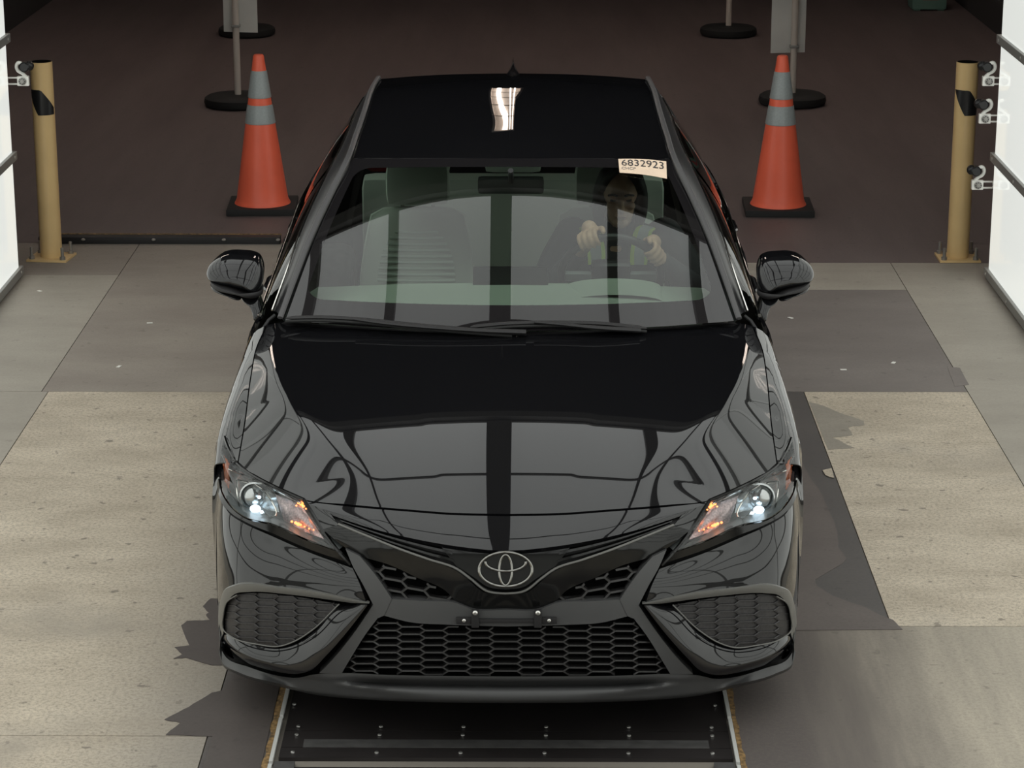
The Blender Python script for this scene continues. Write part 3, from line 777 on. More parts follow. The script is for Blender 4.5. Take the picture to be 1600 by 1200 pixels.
both('mesh_cells', honeycomb(fp, 38, 11, .019, .012, .0016, .03, (6, 2)), 'fogmesh', GP, smooth=False)
both('mesh_edge_line', tube(onF(np.array(spl([(530, 944), (486, 986), (458, 1003), (435, 1010), (404, 1007), (362, 995), (349, 984), (349, 962), (355, 940), (370, 930)], 70)), -.002), .0022, 6), 'trimgrey', GP)
bi = [(349, 988), (372, 1000), (404, 1010), (435, 1014), (461, 1008), (489, 990), (533, 948), (552, 944)]
bo_ = [(345, 1009), (356, 1024), (388, 1037), (435, 1050), (464, 1053), (486, 1047), (508, 1026), (545, 984), (574, 946)]
bl = ribbon(bi, bo_, 70, 12)
both('garnish_blade', grid(onF(bl, (.016 - .036*np.sin(np.linspace(0, 1, 12)*PI*.56)[:, None])*np.ones((12, 70))), .02, (0, 1, 0)), 'paint', GP)
# bumper side return towards the wheel
sr = np.array([onF([(343.5, 942), (341.5, 975), (344, 1003), (343, 1016), (346, 1034)]), np.array([(-.925, .69, .33), (-.921, .685, .28), (-.915, .68, .24), (-.912, .675, .21), (-.905, .67, .17)])])
sr = np.concatenate([(sr[0]*(1-q) + sr[1]*q)[None] for q in np.linspace(0, 1, 6)])
both('bumper_side', grid(sr), 'satin')
# plate brackets
pb = bpy.data.objects.new('plate_bracket', None); COL.objects.link(pb); pb.parent = car
for (u, us, sx) in ((742.5, 725, -1), (840.5, 858, 1)):
    c = onF([(u, 966)], -.012)[0]; obj('bracket_tab', box(tuple(c), (.022, .012, .056), .003), 'matte', pb)
    c2 = onF([(us, 969.5)], -.006)[0]; obj('bracket_tab', box(tuple(c2), (.045, .008, .020), .002), 'matte', pb)
    s1 = onF([(u, 957.5)], -.020)[0]; obj('screw', lathe([(.0075, 0), (.0075, -.003), (.004, -.006)], 12, tuple(s1), 'y'), 'silver', pb)
    s2 = onF([(us, 969.5)], -.012)[0]; obj('screw', lathe([(.0055, 0), (.0055, -.003), (.003, -.005)], 12, tuple(s2), 'y'), 'silver', pb)
obj('bracket_bar', box(tuple(onF([(791, 970)], -.004)[0]), (.17, .008, .012), .002), 'matte', pb)

# ---- windscreen
wl = spl(A3([(551, 248, 2.32), (498, 359, 1.915), (445, 500, 1.47)]), 60)
p0, p1 = at(797, 247.5, Y=2.22), at(797, 517, Y=1.28); p0[0] = p1[0] = 0; dY = p0[1]-p1[1]
wc = []
s_top, s_bot = math.tan(math.radians(17)), math.tan(math.radians(26))
for q in np.linspace(0, 1, 60):      # q: 0 top .. 1 bottom
    y = p0[1] - dY*q
    z = (2*q**3-3*q**2+1)*p0[2] + (q**3-2*q**2+q)*(-dY*s_top) + (-2*q**3+3*q**2)*p1[2] + (q**3-q**2)*(-dY*s_bot)
    wc.append(np.array([0, y, z]))
wc = np.array(wc); sq = np.linspace(1, 0, 60)[None, :, None]
WS = np.concatenate([wl[:, None, :1]*sq, wc[:, None, 1:2] + (wl-wc)[:, None, 1:2]*sq**2, wc[:, None, 2:] + (wl-wc)[:, None, 2:]*sq**2], 2)
wt = [WS[0, i] for i in (0, 15, 30, 45, 59)]; wb = [WS[-1, i] for i in (0, 15, 30, 45, 59)]
ws_h = grid(WS)
me_v, me_f = join(ws_h, mir(ws_h))
wind = obj('windscreen', (me_v, me_f), 'glass', car, weld=False, sharp=60)
uvl = wind.data.uv_layers.new(name='UVMap'); N = 60*60
for lp in wind.data.loops:
    k = lp.vertex_index % N; uvl.data[lp.index].uv = ((k % 60)/59, (k//60)/59)
def ws_pt(s, t, out=0.0, side=-1):
    """point on the windscreen, s 0 pillar .. 1 middle, t 0 top .. 1 bottom"""
    a = min(s*59, 58.999); b = min(t*59, 58.999); i, j = int(a), int(b); a -= i; b -= j
    p = WS[j, i]*(1-a)*(1-b) + WS[j, i+1]*a*(1-b) + WS[j+1, i]*(1-a)*b + WS[j+1, i+1]*a*b
    p = p + np.array([0, -.5, .86])*out
    return np.array([p[0] if side < 0 else -p[0], p[1], p[2]])
# paper auction label behind the glass top corner
def lab(p): # p in label px -> on the glass
    u, v = p; best = None
    for Y in np.arange(2.0, 2.4, .004):
        q = at(u, v, Y=Y); X = abs(q[0])
        d = WS.reshape(-1, 3); k = np.argmin((d[:, 0]+X)**2 + (d[:, 1]-q[1])**2)
        e = q[2] - d[k, 2]
        if best is None or abs(e) < best[0]: best = (abs(e), q)
    return best[1]
lc = [lab(p) for p in ((966, 250), (1041, 254), (1042, 281), (968, 271.5))]
lc = [p + np.array([0, -.003, .005]) for p in lc]
ld = np.array([[lc[0]*(1-a)*(1-b) + lc[1]*a*(1-b) + lc[2]*a*b + lc[3]*(1-a)*b + np.array([0, 0, .004])*math.sin(PI*a) for a in np.linspace(0, 1, 12)] for b in np.linspace(0, 1, 5)])
lbl = obj('paper_label', grid(ld, .0008), 'paper', wind, label='cream paper lot label with large printed number')
ex = (lc[1]-lc[0]); ey = (lc[0]-lc[3]); wlab = np.linalg.norm(ex); hlab = np.linalg.norm(ey)
nrm = np.cross(ex, ey); nrm /= np.linalg.norm(nrm)
if nrm[1] > 0: nrm = -nrm
def text_on(txt, a, b, h, m, wfit):
    cu = bpy.data.curves.new('lettering', 'FONT'); cu.body = txt; cu.size = 1; cu.resolution_u = 4
    o = bpy.data.objects.new('lettering', cu); COL.objects.link(o)
    dg = bpy.context.evaluated_depsgraph_get(); dg.update()
    me = bpy.data.meshes.new_from_object(o.evaluated_get(dg)); COL.objects.unlink(o); bpy.data.objects.remove(o)
    vs = np.array([v.co[:] for v in me.vertices]); mn = vs.min(0); mxx = vs.max(0); V = []
    for p in vs:
        qa = a + wfit*(p[0]-mn[0])/(mxx[0]-mn[0]); qb = b + h*(p[1]-mn[1])/(mxx[1]-mn[1])
        P = lc[3]*(1-qa)*(1-qb) + lc[2]*qa*(1-qb) + lc[1]*qa*qb + lc[0]*(1-qa)*qb + np.array([0, 0, .004])*math.sin(PI*qa) + nrm*.0012
        V.append(tuple(P))
    F = [tuple(f.vertices) for f in me.polygons]
    return obj('lettering', (V, F), m, wind, smooth=False)
text_on('6832923', .06, .50, .42, 'ink', .88)
text_on('CHCP', .05, .24, .17, 'inkgrey', .30)
# ---- cowl and wipers
cwl = ribbon([np.array(p) + np.array([0, .03, -.012]) for p in wb], [HG[0, i] + np.array([0, .01, -.022]) for i in np.linspace(0, 119, 12).astype(int)], 50, 6)
obj('cowl', join(grid(center(cwl)), mir(grid(center(cwl)))), 'matte', car, weld=True)
WSP = proj(WS).reshape(-1, 2); WSY = WS.reshape(-1, 3)[:, 1]
def glassY(u, v):
    uu = u if u < 797 else 1592 - u
    d = ((WSP - np.array([uu, v]))**2).sum(1); k = np.argsort(d)[:4]; return float(WSY[k].mean())
def wiper(name, px, arm):
    px = [(u, v, min(Y, glassY(u, v) - .022)) for u, v, Y in px]; arm = [(u, v, min(Y, glassY(u, v) - .034)) for u, v, Y in arm]
    e = bpy.data.objects.new(name, None); COL.objects.link(e); e.parent = car
    P = spl(A3(px), 30); obj('blade', tube(P, [.004] + [.010]*28 + [.004], 6, flat=.7), 'matte', e)
    P2 = P + np.array([0, -.012, -.008]); obj('blade_rubber', tube(P2, .005, 6), 'rubber', e)
    Q = spl(A3(arm), 12); obj('wiper_arm', tube(Q, np.linspace(.014, .008, 12), 6, flat=.6), 'matte', e)
wiper('wiper', [(447, 497, 1.56), (500, 496, 1.49), (560, 499, 1.42), (640, 507, 1.34), (720, 514, 1.31), (800, 520, 1.29)], [(822, 519, 1.275), (760, 517, 1.285), (680, 512, 1.31), (585, 503, 1.39), (552, 498, 1.415)])
wiper('wiper', [(735, 511, 1.30), (790, 506, 1.31), (860, 504, 1.325), (940, 506, 1.35), (1010, 513, 1.38)], [(1000, 516, 1.36), (930, 512, 1.335), (870, 506, 1.315), (835, 503, 1.31)])

# ---- roof, pillars, side rails
rt_c = [np.array([0, y, z]) for y, z in ((2.22, float(p0[2])), (2.36, 1.398), (2.55, 1.432), (2.8, 1.462), (3.05, 1.479), (3.3, 1.483), (3.5, 1.470))]
inner = A3([(551, 247, 2.32), (562, 212, 2.57), (575, 174, 2.84)]) + [np.array([-.552, 3.1, 1.455]), np.array([-.545, 3.5, 1.446])]
rf = [np.array(p) for p in wt]; rb = [np.array([-.545, 3.5, 1.446]), np.array([-.4, 3.5, 1.458]), np.array([-.2, 3.5, 1.467]), np.array([0, 3.5, 1.470])]
RG = coons(rf, rb, inner, rt_c, 40, 50)
roof_h = grid(center(RG), .006)
obj('roof', join(roof_h, mir(roof_h)), 'paint', car, weld=True, sharp=50)
railpts = A3([(427, 486, 1.62), (447, 432, 1.80), (472, 359, 2.08), (505, 285, 2.40), (535, 227, 2.75)]) + [np.array([-.628, 3.05, 1.368]), np.array([-.615, 3.5, 1.365])]
innerpts = [WS[k, 0] + np.array([-.004, .002, 0]) for k in (59, 45, 30, 15, 0)] + inner[1:]
Ai = spl(innerpts, 70); Ao = spl(railpts, 70)
t = np.linspace(0, 1, 10)[:, None, None]
AG = (1-t)*Ai[None] + t*Ao[None] + np.sin(t*PI)*np.array([-.006, -.004, .014])
both('pillar_rail', grid(AG, .01), mat('pillar_black', (.008, .008, .009), .28, spec=.25), sharp=50)
both('roof_moulding', tube(Ai + np.array([-.012, -.002, .008]), .0105, 8, flat=.6), mat('moulding_grey', (.06, .058, .06), .4), )
both('window_trim', tube(Ao + np.array([-.004, 0, .003]), .0038, 6), 'chrome')
# antenna fin
fv, ff = [], []
sec = [(-.09, .006, .004), (-.05, .020, .016), (-.01, .026, .034), (.03, .027, .052), (.06, .026, .066), (.08, .022, .070)]
for (y, w, h) in sec:
    for k in range(9):
        a = -1 + 2*k/8; fv.append((w*a, 3.42 + y, 1.472 + h*(1 - abs(a)**.55)))
for i in range(len(sec)-1):
    for k in range(8): ff.append((i*9+k, i*9+k+1, (i+1)*9+k+1, (i+1)*9+k))
ff.append(tuple((len(sec)-1)*9+k for k in range(9)))
obj('antenna_fin', (fv, ff), 'paint', car)

# ---- body side
def Wy(y): return interp(y, [.6, .95, 1.35, 2.0, 2.8, 3.4, 3.8, 4.3, 4.7, 4.86], [.91, .934, .922, .914, .912, .918, .925, .90, .83, .74])
def belt(y): return interp(y, [1.35, 1.6, 2.4, 3.3, 4.0, 4.5, 4.86], [.865, .925, .968, 1.0, 1.015, 1.00, .95])
def Sx(y, z):
    b = belt(y); q = (z - .2)/(b - .2)
    return Wy(y) + interp(q, [0, .1, .3, .55, .78, .9, 1.0], [-.06, -.03, -.010, 0, -.006, -.022, -.055]) - .075*np.clip((y - 3.0)/1.1, 0, 1)**1.5*np.clip(q - .45, 0, 1)/.55
def side_panel(y0, y1, name, nz=26, ny=24):
    Y = np.linspace(y0, y1, ny); G = np.zeros((nz, ny, 3))
    for i, y in enumerate(Y):
        zl = max(float(arch(y, 3.79, .37)), .20)
        for j, q in enumerate(np.linspace(1, 0, nz)):
            z = zl + (float(belt(y)) - zl)*q; G[j, i] = (-float(Sx(y, z)), y, z)
    return both(name, grid(G, .012), 'paint', sharp=50)
side_panel(1.615, 2.60, 'front_door'); side_panel(2.606, 3.50, 'rear_door'); side_panel(3.506, 4.84, 'rear_quarter_panel', ny=40)
sill = np.array([[(-float(Sx(y, .2)) + .0, y, .2) for y in np.linspace(1.33, 3.42, 12)], [(-.82, y, .16) for y in np.linspace(1.33, 3.42, 12)]])
both('sill_panel', grid(sill, .01), 'matte')
for (y0) in (1.98, 2.98):
    hd = [np.array([-float(Sx(y, .86)) - o, y, .86 + .004]) for y, o in ((y0+.25, 0.0), (y0+.27, .010), (y0+.36, .016), (y0+.45, .010), (y0+.47, 0))]
    both('door_handle', tube(spl(hd, 14), .011, 8), 'chrome' if False else 'paint')
# side glass and rear pillar
def belt_pt(y): return np.array([-float(Sx(y, float(belt(y)))), y, float(belt(y))])
def side_glass(y0, y1, name):
    Y = np.linspace(y0, y1, 16); G = np.zeros((8, 16, 3))
    for i, y in enumerate(Y):
        k = np.argmin(np.abs(Ao[:, 1] - y)); k = np.clip(k, 1, 68)
        w = np.interp(y, Ao[:, 1], np.arange(70)); k0 = int(min(w, 68)); a = Ao[k0]*(1-(w-k0)) + Ao[k0+1]*(w-k0); b = belt_pt(y)
        for j, q in enumerate(np.linspace(0, 1, 8)): G[j, i] = a*(1-q) + b*q + np.array([-.018, 0, .006])*math.sin(PI*q) + np.array([.004, 0, 0])
    return both(name, grid(G), 'sideglass')
side_glass(1.66, 2.58, 'front_side_window'); side_glass(2.66, 3.44, 'rear_side_window')
bp_ = np.array([[Ao[np.argmin(np.abs(Ao[:, 1]-y))] for y in (2.57, 2.67)], [belt_pt(y) for y in (2.57, 2.67)]])
both('door_pillar', grid(bp_, .01), 'gloss')
bl_ = np.array([belt_pt(y) + np.array([-.003, 0, .004]) for y in np.linspace(1.63, 3.5, 20)])
both('belt_moulding', tube(bl_, .006, 6), 'chrome')
cp = coons([np.array(p) for p in (Ao[-1], (-.66, 3.85, 1.21), (-.72, 4.30, 1.07))], [belt_pt(3.45), belt_pt(3.9), belt_pt(4.30)], [Ao[-1], belt_pt(3.45)], [np.array([-.72, 4.30, 1.07]), belt_pt(4.30)], 16, 8)
both('rear_pillar', grid(cp, .01), 'paint')
bk = coons([np.array([-.545, 3.5, 1.446]), np.array([0, 3.5, 1.470])], [np.array([-.66, 4.28, 1.075]), np.array([0, 4.33, 1.09])], [np.array([-.545, 3.5, 1.446]), np.array([-.61, 3.9, 1.25]), np.array([-.66, 4.28, 1.075])], [np.array([0, 3.5, 1.470]), np.array([0, 3.9, 1.28]), np.array([0, 4.33, 1.09])], 16, 12)
bkh = grid(center(bk)); obj('rear_window', join(bkh, mir(bkh)), 'sideglass', car, weld=True)
bkr = ribbon(Ao[-1:].tolist() + [(-.66, 3.85, 1.215), (-.72, 4.30, 1.072)], [(-.545, 3.5, 1.446), (-.61, 3.9, 1.252), (-.66, 4.28, 1.077)], 14, 3)
both('rear_pillar_rail', grid(bkr, .008), 'paint')
tk = coons([np.array([-.72, 4.28, 1.07]), np.array([0, 4.33, 1.088])], [np.array([-.70, 4.80, 1.00]), np.array([0, 4.87, 1.03])], [np.array([-.72, 4.28, 1.07]), np.array([-.72, 4.6, 1.05]), np.array([-.70, 4.80, 1.0])], [np.array([0, 4.33, 1.088]), np.array([0, 4.65, 1.075]), np.array([0, 4.87, 1.03])], 14, 10)
tkh = grid(center(tk), .01); obj('trunk_lid', join(tkh, mir(tkh)), 'paint', car, weld=True)
rb2 = coons([np.array([-.74, 4.82, .99]), np.array([0, 4.88, 1.02])], [np.array([-.78, 4.78, .22]), np.array([0, 4.86, .25])], [np.array([-.74, 4.82, .99]), np.array([-.83, 4.80, .6]), np.array([-.78, 4.78, .22])], [np.array([0, 4.88, 1.02]), np.array([0, 4.91, .6]), np.array([0, 4.86, .25])], 14, 12)
rb2h = grid(center(rb2), .02); obj('rear_bumper', join(rb2h, mir(rb2h)), 'paint', car, weld=True)
both('tail_lamp', box((-.60, 4.85, .84), (.26, .06, .11), .02), mat('tail_red', (.4, .02, .02), .15))
# small black corner triangle and hinge cover at the hood corner
both('pillar_corner_cap', tube(A3([(412, 512, 1.56), (420, 500, 1.60), (430, 492, 1.61)]), .007, 8, flat=.6), 'matte')

# ---- door mirrors
M1 = bpy.data.objects.new('door_mirror', None); M2 = bpy.data.objects.new('door_mirror', None)
for h in (M1, M2): COL.objects.link(h); h.parent = car
MP = (M1, M2)
def inflate(outline, Y0, depth, back_, power=2.4, ctr=None, n=72, tilt=0.0):
    O = spl(outline + [outline[0]], n+1)[:-1]
    P = np.stack(at(O[:, 0], O[:, 1], Y=np.full(n, Y0)), -1); c = P.mean(0) if ctr is None else at(*ctr, Y=Y0)
    P = np.stack(at(O[:, 0], O[:, 1], Y=Y0 + (P[:, 2] - c[2])*tilt), -1)
    V = []; F = []; rs = [1, .985, .95, .9, .82, .7, .55, .38, .2]
    for r in [1.0]:
        for p in P: V.append(tuple(c + (p-c)*.93 + np.array([0, back_, 0])))
    for r in rs:
        for p in P: V.append(tuple(c + (p-c)*r + np.array([0, -depth*(1-r**power)**.5, 0])))
    V.append(tuple(c + np.array([0, -depth, 0])))
    for k in range(len(rs)):
        for i in range(n): j = (i+1) % n; F.append((k*n+i, k*n+j, (k+1)*n+j, (k+1)*n+i))
    for i in range(n): F.append((len(rs)*n+i, len(rs)*n+(i+1) % n, len(V)-1))
    F.append(tuple(range(n)))
    return V, F
cap = [(345, 400), (356, 397.5), (375, 397.5), (394, 399.5), (404, 404), (410, 415), (412, 432), (409, 446), (402, 456.5), (385, 452), (360, 446), (332, 439.5), (326, 436), (323, 427), (326, 416), (334, 407)]
both('mirror_cap', inflate(cap, 1.74, .07, .09, tilt=.62), 'paint', MP)
mlow = [(328, 437), (360, 445), (402, 456), (410, 452), (411, 458), (404, 463), (380, 459), (352, 453), (331, 446)]
both('mirror_lower_trim', inflate(mlow, 1.705, .065, .08, tilt=.3), 'matte', MP)
mb = [(329, 444), (352, 452), (378, 459), (377, 467), (360, 462), (340, 455), (331, 450)]
both('mirror_base_cover', inflate(mb, 1.705, .05, .07, tilt=.6), 'paint', MP)
arm = [(378, 459.5), (403, 463), (409, 478), (413, 493), (407, 502), (399, 502), (394, 488), (387, 474), (378, 467)]
both('mirror_arm', inflate(arm, 1.68, .03, .06, tilt=.6), 'paint', MP)
gl = [(346, 405), (375, 402), (398, 406), (404, 430), (398, 449), (360, 440), (332, 432), (330, 420)]
both('mirror_glass', inflate(gl, 1.812, -.004, .002), 'chrome', MP)

# ---- wheels
def wheel(y, name='wheel'):
    for sgn in (-1, 1):
        e = bpy.data.objects.new(name, None); COL.objects.link(e); e.parent = car; e.location = (sgn*.805, y, .336); e.rotation_euler = (0, 0, 0 if sgn < 0 else PI)
        tp_ = [(.225, .10), (.27, .108), (.31, .104), (.328, .09), (.336, .06), (.336, -.06), (.328, -.09), (.31, -.104), (.27, -.108), (.225, -.10)]
        obj('tyre', lathe([(r, -h) for r, h in tp_], 48, (0, 0, 0), 'x', cap=False), 'tyre', e)
        obj('rim_barrel', lathe([(.226, -.10), (.215, -.085), (.20, -.06), (.20, .09), (.226, .10)], 40, (0, 0, 0), 'x', cap=False), 'rim', e)
        sp = []
        for k in range(10):
            a = 2*PI*k/10 + (.12 if k % 2 else -.12)
            sp.append(tube([(-.075, .03*math.cos(a), .03*math.sin(a)), (-.088, .12*math.cos(a), .12*math.sin(a)), (-.082, .212*math.cos(a), .212*math.sin(a))], [.020, .016, .014], 6))
        obj('spokes', join(*sp), 'rim', e); obj('hub_cap', lathe([(.05, -.06), (.05, -.088), (.03, -.096)], 20, (0, 0, 0), 'x'), 'rim', e)
        obj('brake_disc', lathe([(.15, -.03), (.15, -.015)], 28, (0, 0, 0), 'x'), 'steel', e)
wheel(.965); wheel(3.79)
both('wheel_arch_liner', join(box((-.60, .965, .52), (.02, .8, .5)), tube([(-.90, .965 + .375*math.cos(a), .335 + .375*math.sin(a)) for a in np.linspace(-.2, PI+.2, 24)], .012, 6)), 'void')
obj('underbody', box((0, 2.6, .26), (1.5, 3.9, .14), .03), 'void', car)
obj('firewall', box((0, 1.42, .62), (1.52, .04, .50)), 'void', car)

# ---- cabin
dsh = coons([(-.70, 2.02, .93), (-.3, 1.98, .955), (0, 1.97, .96)], [(-.74, 1.60, .915), (-.4, 1.44, .935), (0, 1.36, .945)], [(-.70, 2.02, .93), (-.73, 1.8, .945), (-.74, 1.60, .915)], [(0, 1.97, .96), (0, 1.7, .975), (0, 1.36, .945)], 24, 18)
dash_h = join(grid(dsh), grid(np.stack([dsh[0], dsh[0] + np.array([0, .05, -.10]), dsh[0] + np.array([0, .0, -.4])])))
obj('dashboard', join(dash_h, mir(dash_h)), 'dash', car, weld=True)
obj('centre_display', box((0, 1.95, .975), (.27, .03, .10), .01), 'blackplastic', car)
obj('binnacle', join(grid(np.array([[(.37 + .17*math.cos(a), y, .95 + .03*math.sin(a)) for a in np.linspace(0, PI, 16)] for y in (1.72, 1.84, 1.96)]))), 'dash', car)
def seat(x, rib):
    e = bpy.data.objects.new('front_seat', None); COL.objects.link(e); e.parent = car
    rows = []
    for q in np.linspace(0, 1, 14):
        z = .46 + .56*q; y = 2.62 + .22*q; w = .235 - .05*q**3
        rows.append([(x + w*math.sin(a)*1.0, y - .085*math.cos(a)*(1 if math.cos(a) > 0 else .6) - (.02*math.cos(a*2) if abs(a) < 1.2 else 0), z) for a in np.linspace(-PI, PI, 29)])
    G = np.array(rows); top_ = G[-1].mean(0) + np.array([0, 0, .03]); G = np.concatenate([G, (G[-1]*.75 + top_*.25 + np.array([0, 0, .018]))[None], np.repeat(top_[None], 29, 0)[None]])
    obj('backrest', grid(G), 'seat', e)
    obj('cushion', box((x, 2.45, .44), (.48, .52, .14), .05), 'seat', e)
    obj('headrest', box((x, 2.86, 1.14), (.25, .10, .17), .045), 'seat', e)
    obj('headrest_posts', join(tube([(x-.06, 2.86, 1.0), (x-.06, 2.86, 1.1)], .007, 8), tube([(x+.06, 2.86, 1.0), (x+.06, 2.86, 1.1)], .007, 8)), 'chrome', e)
    if rib:
        for k in range(9):
            z = .985 - k*.022; w = .13*math.sqrt(max(0, 1-((8-k)/9.2)**2)) + .02
            yy = 2.62 + .22*(z-.46)/.56 - .112
            obj('seat_rib', tube([(x-w, yy+.012, z-.01), (x, yy, z-.01), (x+w, yy+.012, z-.01)], .006, 6), 'trimlight', e)
seat(-.37, True); seat(.37, False)
obj('rear_bench', join(box((0, 3.42, .78), (1.25, .16, .56), .05), box((0, 3.15, .48), (1.25, .5, .14), .05)), 'seat', car)
for x in (-.38, 0, .38): obj('rear_headrest', box((x, 3.5, 1.12), (.24, .09, .13), .04), 'seat', car)
hlin = RG + np.array([0, .01, -.03]); hlh = grid(center(hlin)[2:, 2:]); obj('headliner', join(hlh, mir(hlh)), 'liner', car)
pil = AG + np.array([.03, .03, -.015]); both('pillar_trim', grid(pil[2:8, :34]), 'trimlight')
obj('rear_view_mirror', join(box((.0, 2.18, 1.275), (.24, .03, .065), .015), tube([(0, 2.17, 1.29), (0, 2.10, 1.345)], .01, 8)), 'blackplastic', car)
both('sun_visor', box((-.34, 2.40, 1.335), (.36, .14, .018), .008), 'liner')
obj('centre_console', box((0, 2.35, .62), (.24, .8, .18), .03), 'dash', car)
# steering wheel
sw = bpy.data.objects.new('steering_wheel', None); COL.objects.link(sw); sw.parent = car
SWc = np.array([.365, 2.10, .955]); sw.location = SWc; sw.rotation_euler = (math.radians(26), 0, 0)
SWR = .182
obj('wheel_rim', tube([(SWR*math.cos(a), 0, SWR*math.sin(a)) for a in np.linspace(0, 2*PI, 49)], .0155, 10, cap=False), 'blackplastic', sw)
obj('wheel_hub', box((0, .02, -.01), (.15, .05, .12), .03), 'blackplastic', sw)
obj('wheel_spokes', join(box((-.11, .01, -.01), (.12, .02, .035), .006), box((.11, .01, -.01), (.12, .02, .035), .006), box((0, .01, -.11), (.04, .02, .12), .006)), 'lampgrey', sw)

# ================================================================== DRIVER
person = thing('person', 'driver in dark jacket and yellow edged vest gripping the steering wheel', 'person', (.40, 2.62, .44))
def padd(name, parts, m, voxel=.006, smooth=4):
    o = obj(name, join(*parts), m); o.parent = person; o.matrix_parent_inverse = Matrix.Translation((-.40, -2.62, -.44))
    rm = o.modifiers.new('remesh', 'REMESH'); rm.mode = 'VOXEL'; rm.voxel_size = voxel; rm.use_smooth_shade = True
    sm = o.modifiers.new('smooth', 'SMOOTH'); sm.factor = .5; sm.iterations = smooth
    return o
def plain(name, vf, m):
    o = obj(name, vf, m); o.parent = person; o.matrix_parent_inverse = Matrix.Translation((-.40, -2.62, -.44)); return o
def limb(pts, rs, n=12):
    P = spl(pts, 14); R = np.interp(np.linspace(0, 1, 14), np.linspace(0, 1, len(rs)), rs)
    return join(tube(P, R, n), ball(tuple(P[0]), R[0], 12, 8), ball(tuple(P[-1]), R[-1], 12, 8))
hc_ = np.array([.412, 2.53, 1.165])
head = [ball(tuple(hc_ + np.array([0, .012, .03])), (.072, .092, .088), 24, 16), ball(tuple(hc_ + np.array([0, -.022, -.045])), (.052, .062, .072), 20, 14),
        ball(tuple(hc_ + np.array([0, -.055, -.095])), (.030, .026, .024), 14, 10),
        ball(tuple(hc_ + np.array([0, -.078, .008])), (.05, .018, .014), 14, 8),
        limb([hc_ + np.array([0, -.082, .0]), hc_ + np.array([0, -.098, -.034])], [.009, .014], 8), ball(tuple(hc_ + np.array([0, -.084, -.066])), (.024, .012, .011), 12, 8),
        ball(tuple(hc_ + np.array([-.036, -.066, -.028])), (.02, .016, .018), 10, 8), ball(tuple(hc_ + np.array([.036, -.066, -.028])), (.02, .016, .018), 10, 8),
        ball(tuple(hc_ + np.array([-.073, .015, -.01])), (.010, .02, .03), 10, 8), ball(tuple(hc_ + np.array([.073, .015, -.01])), (.010, .02, .03), 10, 8),
        limb([hc_ + np.array([0, .03, -.06]), np.array([.405, 2.60, 1.02]), np.array([.40, 2.62, .93])], [.052, .055, .07])]
th = math.radians(26)
def rim_frame(a):
    er = np.array([math.cos(a), -math.sin(th)*math.sin(a), math.cos(th)*math.sin(a)])
    et = np.array([-math.sin(a), -math.sin(th)*math.cos(a), math.cos(th)*math.cos(a)])
    nn = np.array([0, math.cos(th), math.sin(th)])
    return SWc + SWR*er, er, et, nn
def hand(a, thumb_dir, elbow):
    c, er, et, nn = rim_frame(a); parts = []
    for i, (ln, rad) in enumerate(((.92, .0095), (1.05, .0100), (1.0, .0098), (.82, .0085))):
        s = (i - 1.5)*.0205*thumb_dir*-1
        pts = [c + et*s*.9 + er*.012 + nn*.034, c + et*s + er*.026 + nn*.012, c + et*s*1.02 + er*.027*ln - nn*.012, c + et*s*1.02 + er*.006 - nn*.026*ln, c + et*s - er*.017*ln - nn*.018]
        parts.append(limb(pts, [rad*1.05, rad*1.1, rad, rad*.95, rad*.78], 10))
    k = thumb_dir
    parts.append(limb([c + er*.0 + nn*.042 + et*.03*k, c + er*.008 + nn*.032 + et*.048*k, c + er*.020 + nn*.010 + et*.060*k, c + er*.022 - nn*.008 + et*.064*k], [.015, .0125, .0115, .009], 10))
    palm = c + er*.002 + nn*.040
    for q in (-.6, -.2, .2, .6): parts.append(limb([palm + et*.05*q, palm + et*.04*q - er*.014 + nn*.040 - np.array([0, 0, .015])], [.016, .018], 10))
    wr = palm - er*.012 + nn*.060 - np.array([0, 0, .05])
    parts.append(limb([palm + nn*.03, wr], [.030, .025]))
    e = np.array(elbow); parts.append(limb([wr, wr*.6 + e*.4], [.025, .034]))
    return parts, wr
hl_, wl_ = hand(math.radians(116), -1, (.10, 2.50, .76))
hr_, wr_ = hand(math.radians(33), 1, (.72, 2.46, .80))
padd('body', head + hl_ + hr_, 'skin', .0042, 3)
el, er_ = np.array([.12, 2.46, .78]), np.array([.70, 2.43, .82])
shl, shr = np.array([.235, 2.62, .985]), np.array([.585, 2.61, .985])
tor = [ball((.405, 2.66, .83), (.185, .125, .22), 24, 16), ball((.40, 2.70, .60), (.18, .12, .2), 20, 14), ball((.405, 2.63, .985), (.15, .085, .07), 20, 12),
       limb([shl, (shl+el)/2 + np.array([-.02, 0, 0]), el], [.075, .062, .054]), limb([el, wl_*.75 + el*.25], [.054, .038]),
       limb([shr, (shr+er_)/2 + np.array([.02, 0, 0]), er_], [.075, .062, .054]), limb([er_, wr_*.75 + er_*.25], [.054, .038]),
       limb([(.405, 2.62, 1.0), (.405, 2.60, 1.045)], [.075, .068])]
padd('jacket', tor, 'jacket', .008, 4)
padd('trousers', [limb([(.31, 2.66, .55), (.30, 2.36, .62), (.30, 2.24, .60)], [.10, .085, .075]), limb([(.30, 2.24, .60), (.31, 2.02, .36)], [.07, .05]), limb([(.49, 2.66, .55), (.50, 2.36, .62), (.50, 2.24, .60)], [.10, .085, .075]), limb([(.50, 2.24, .60), (.48, 2.02, .36)], [.07, .05])], 'jacket', .012, 3)
hair = [ball(tuple(hc_ + np.array([0, .030, .042])), (.083, .092, .092), 24, 16)]
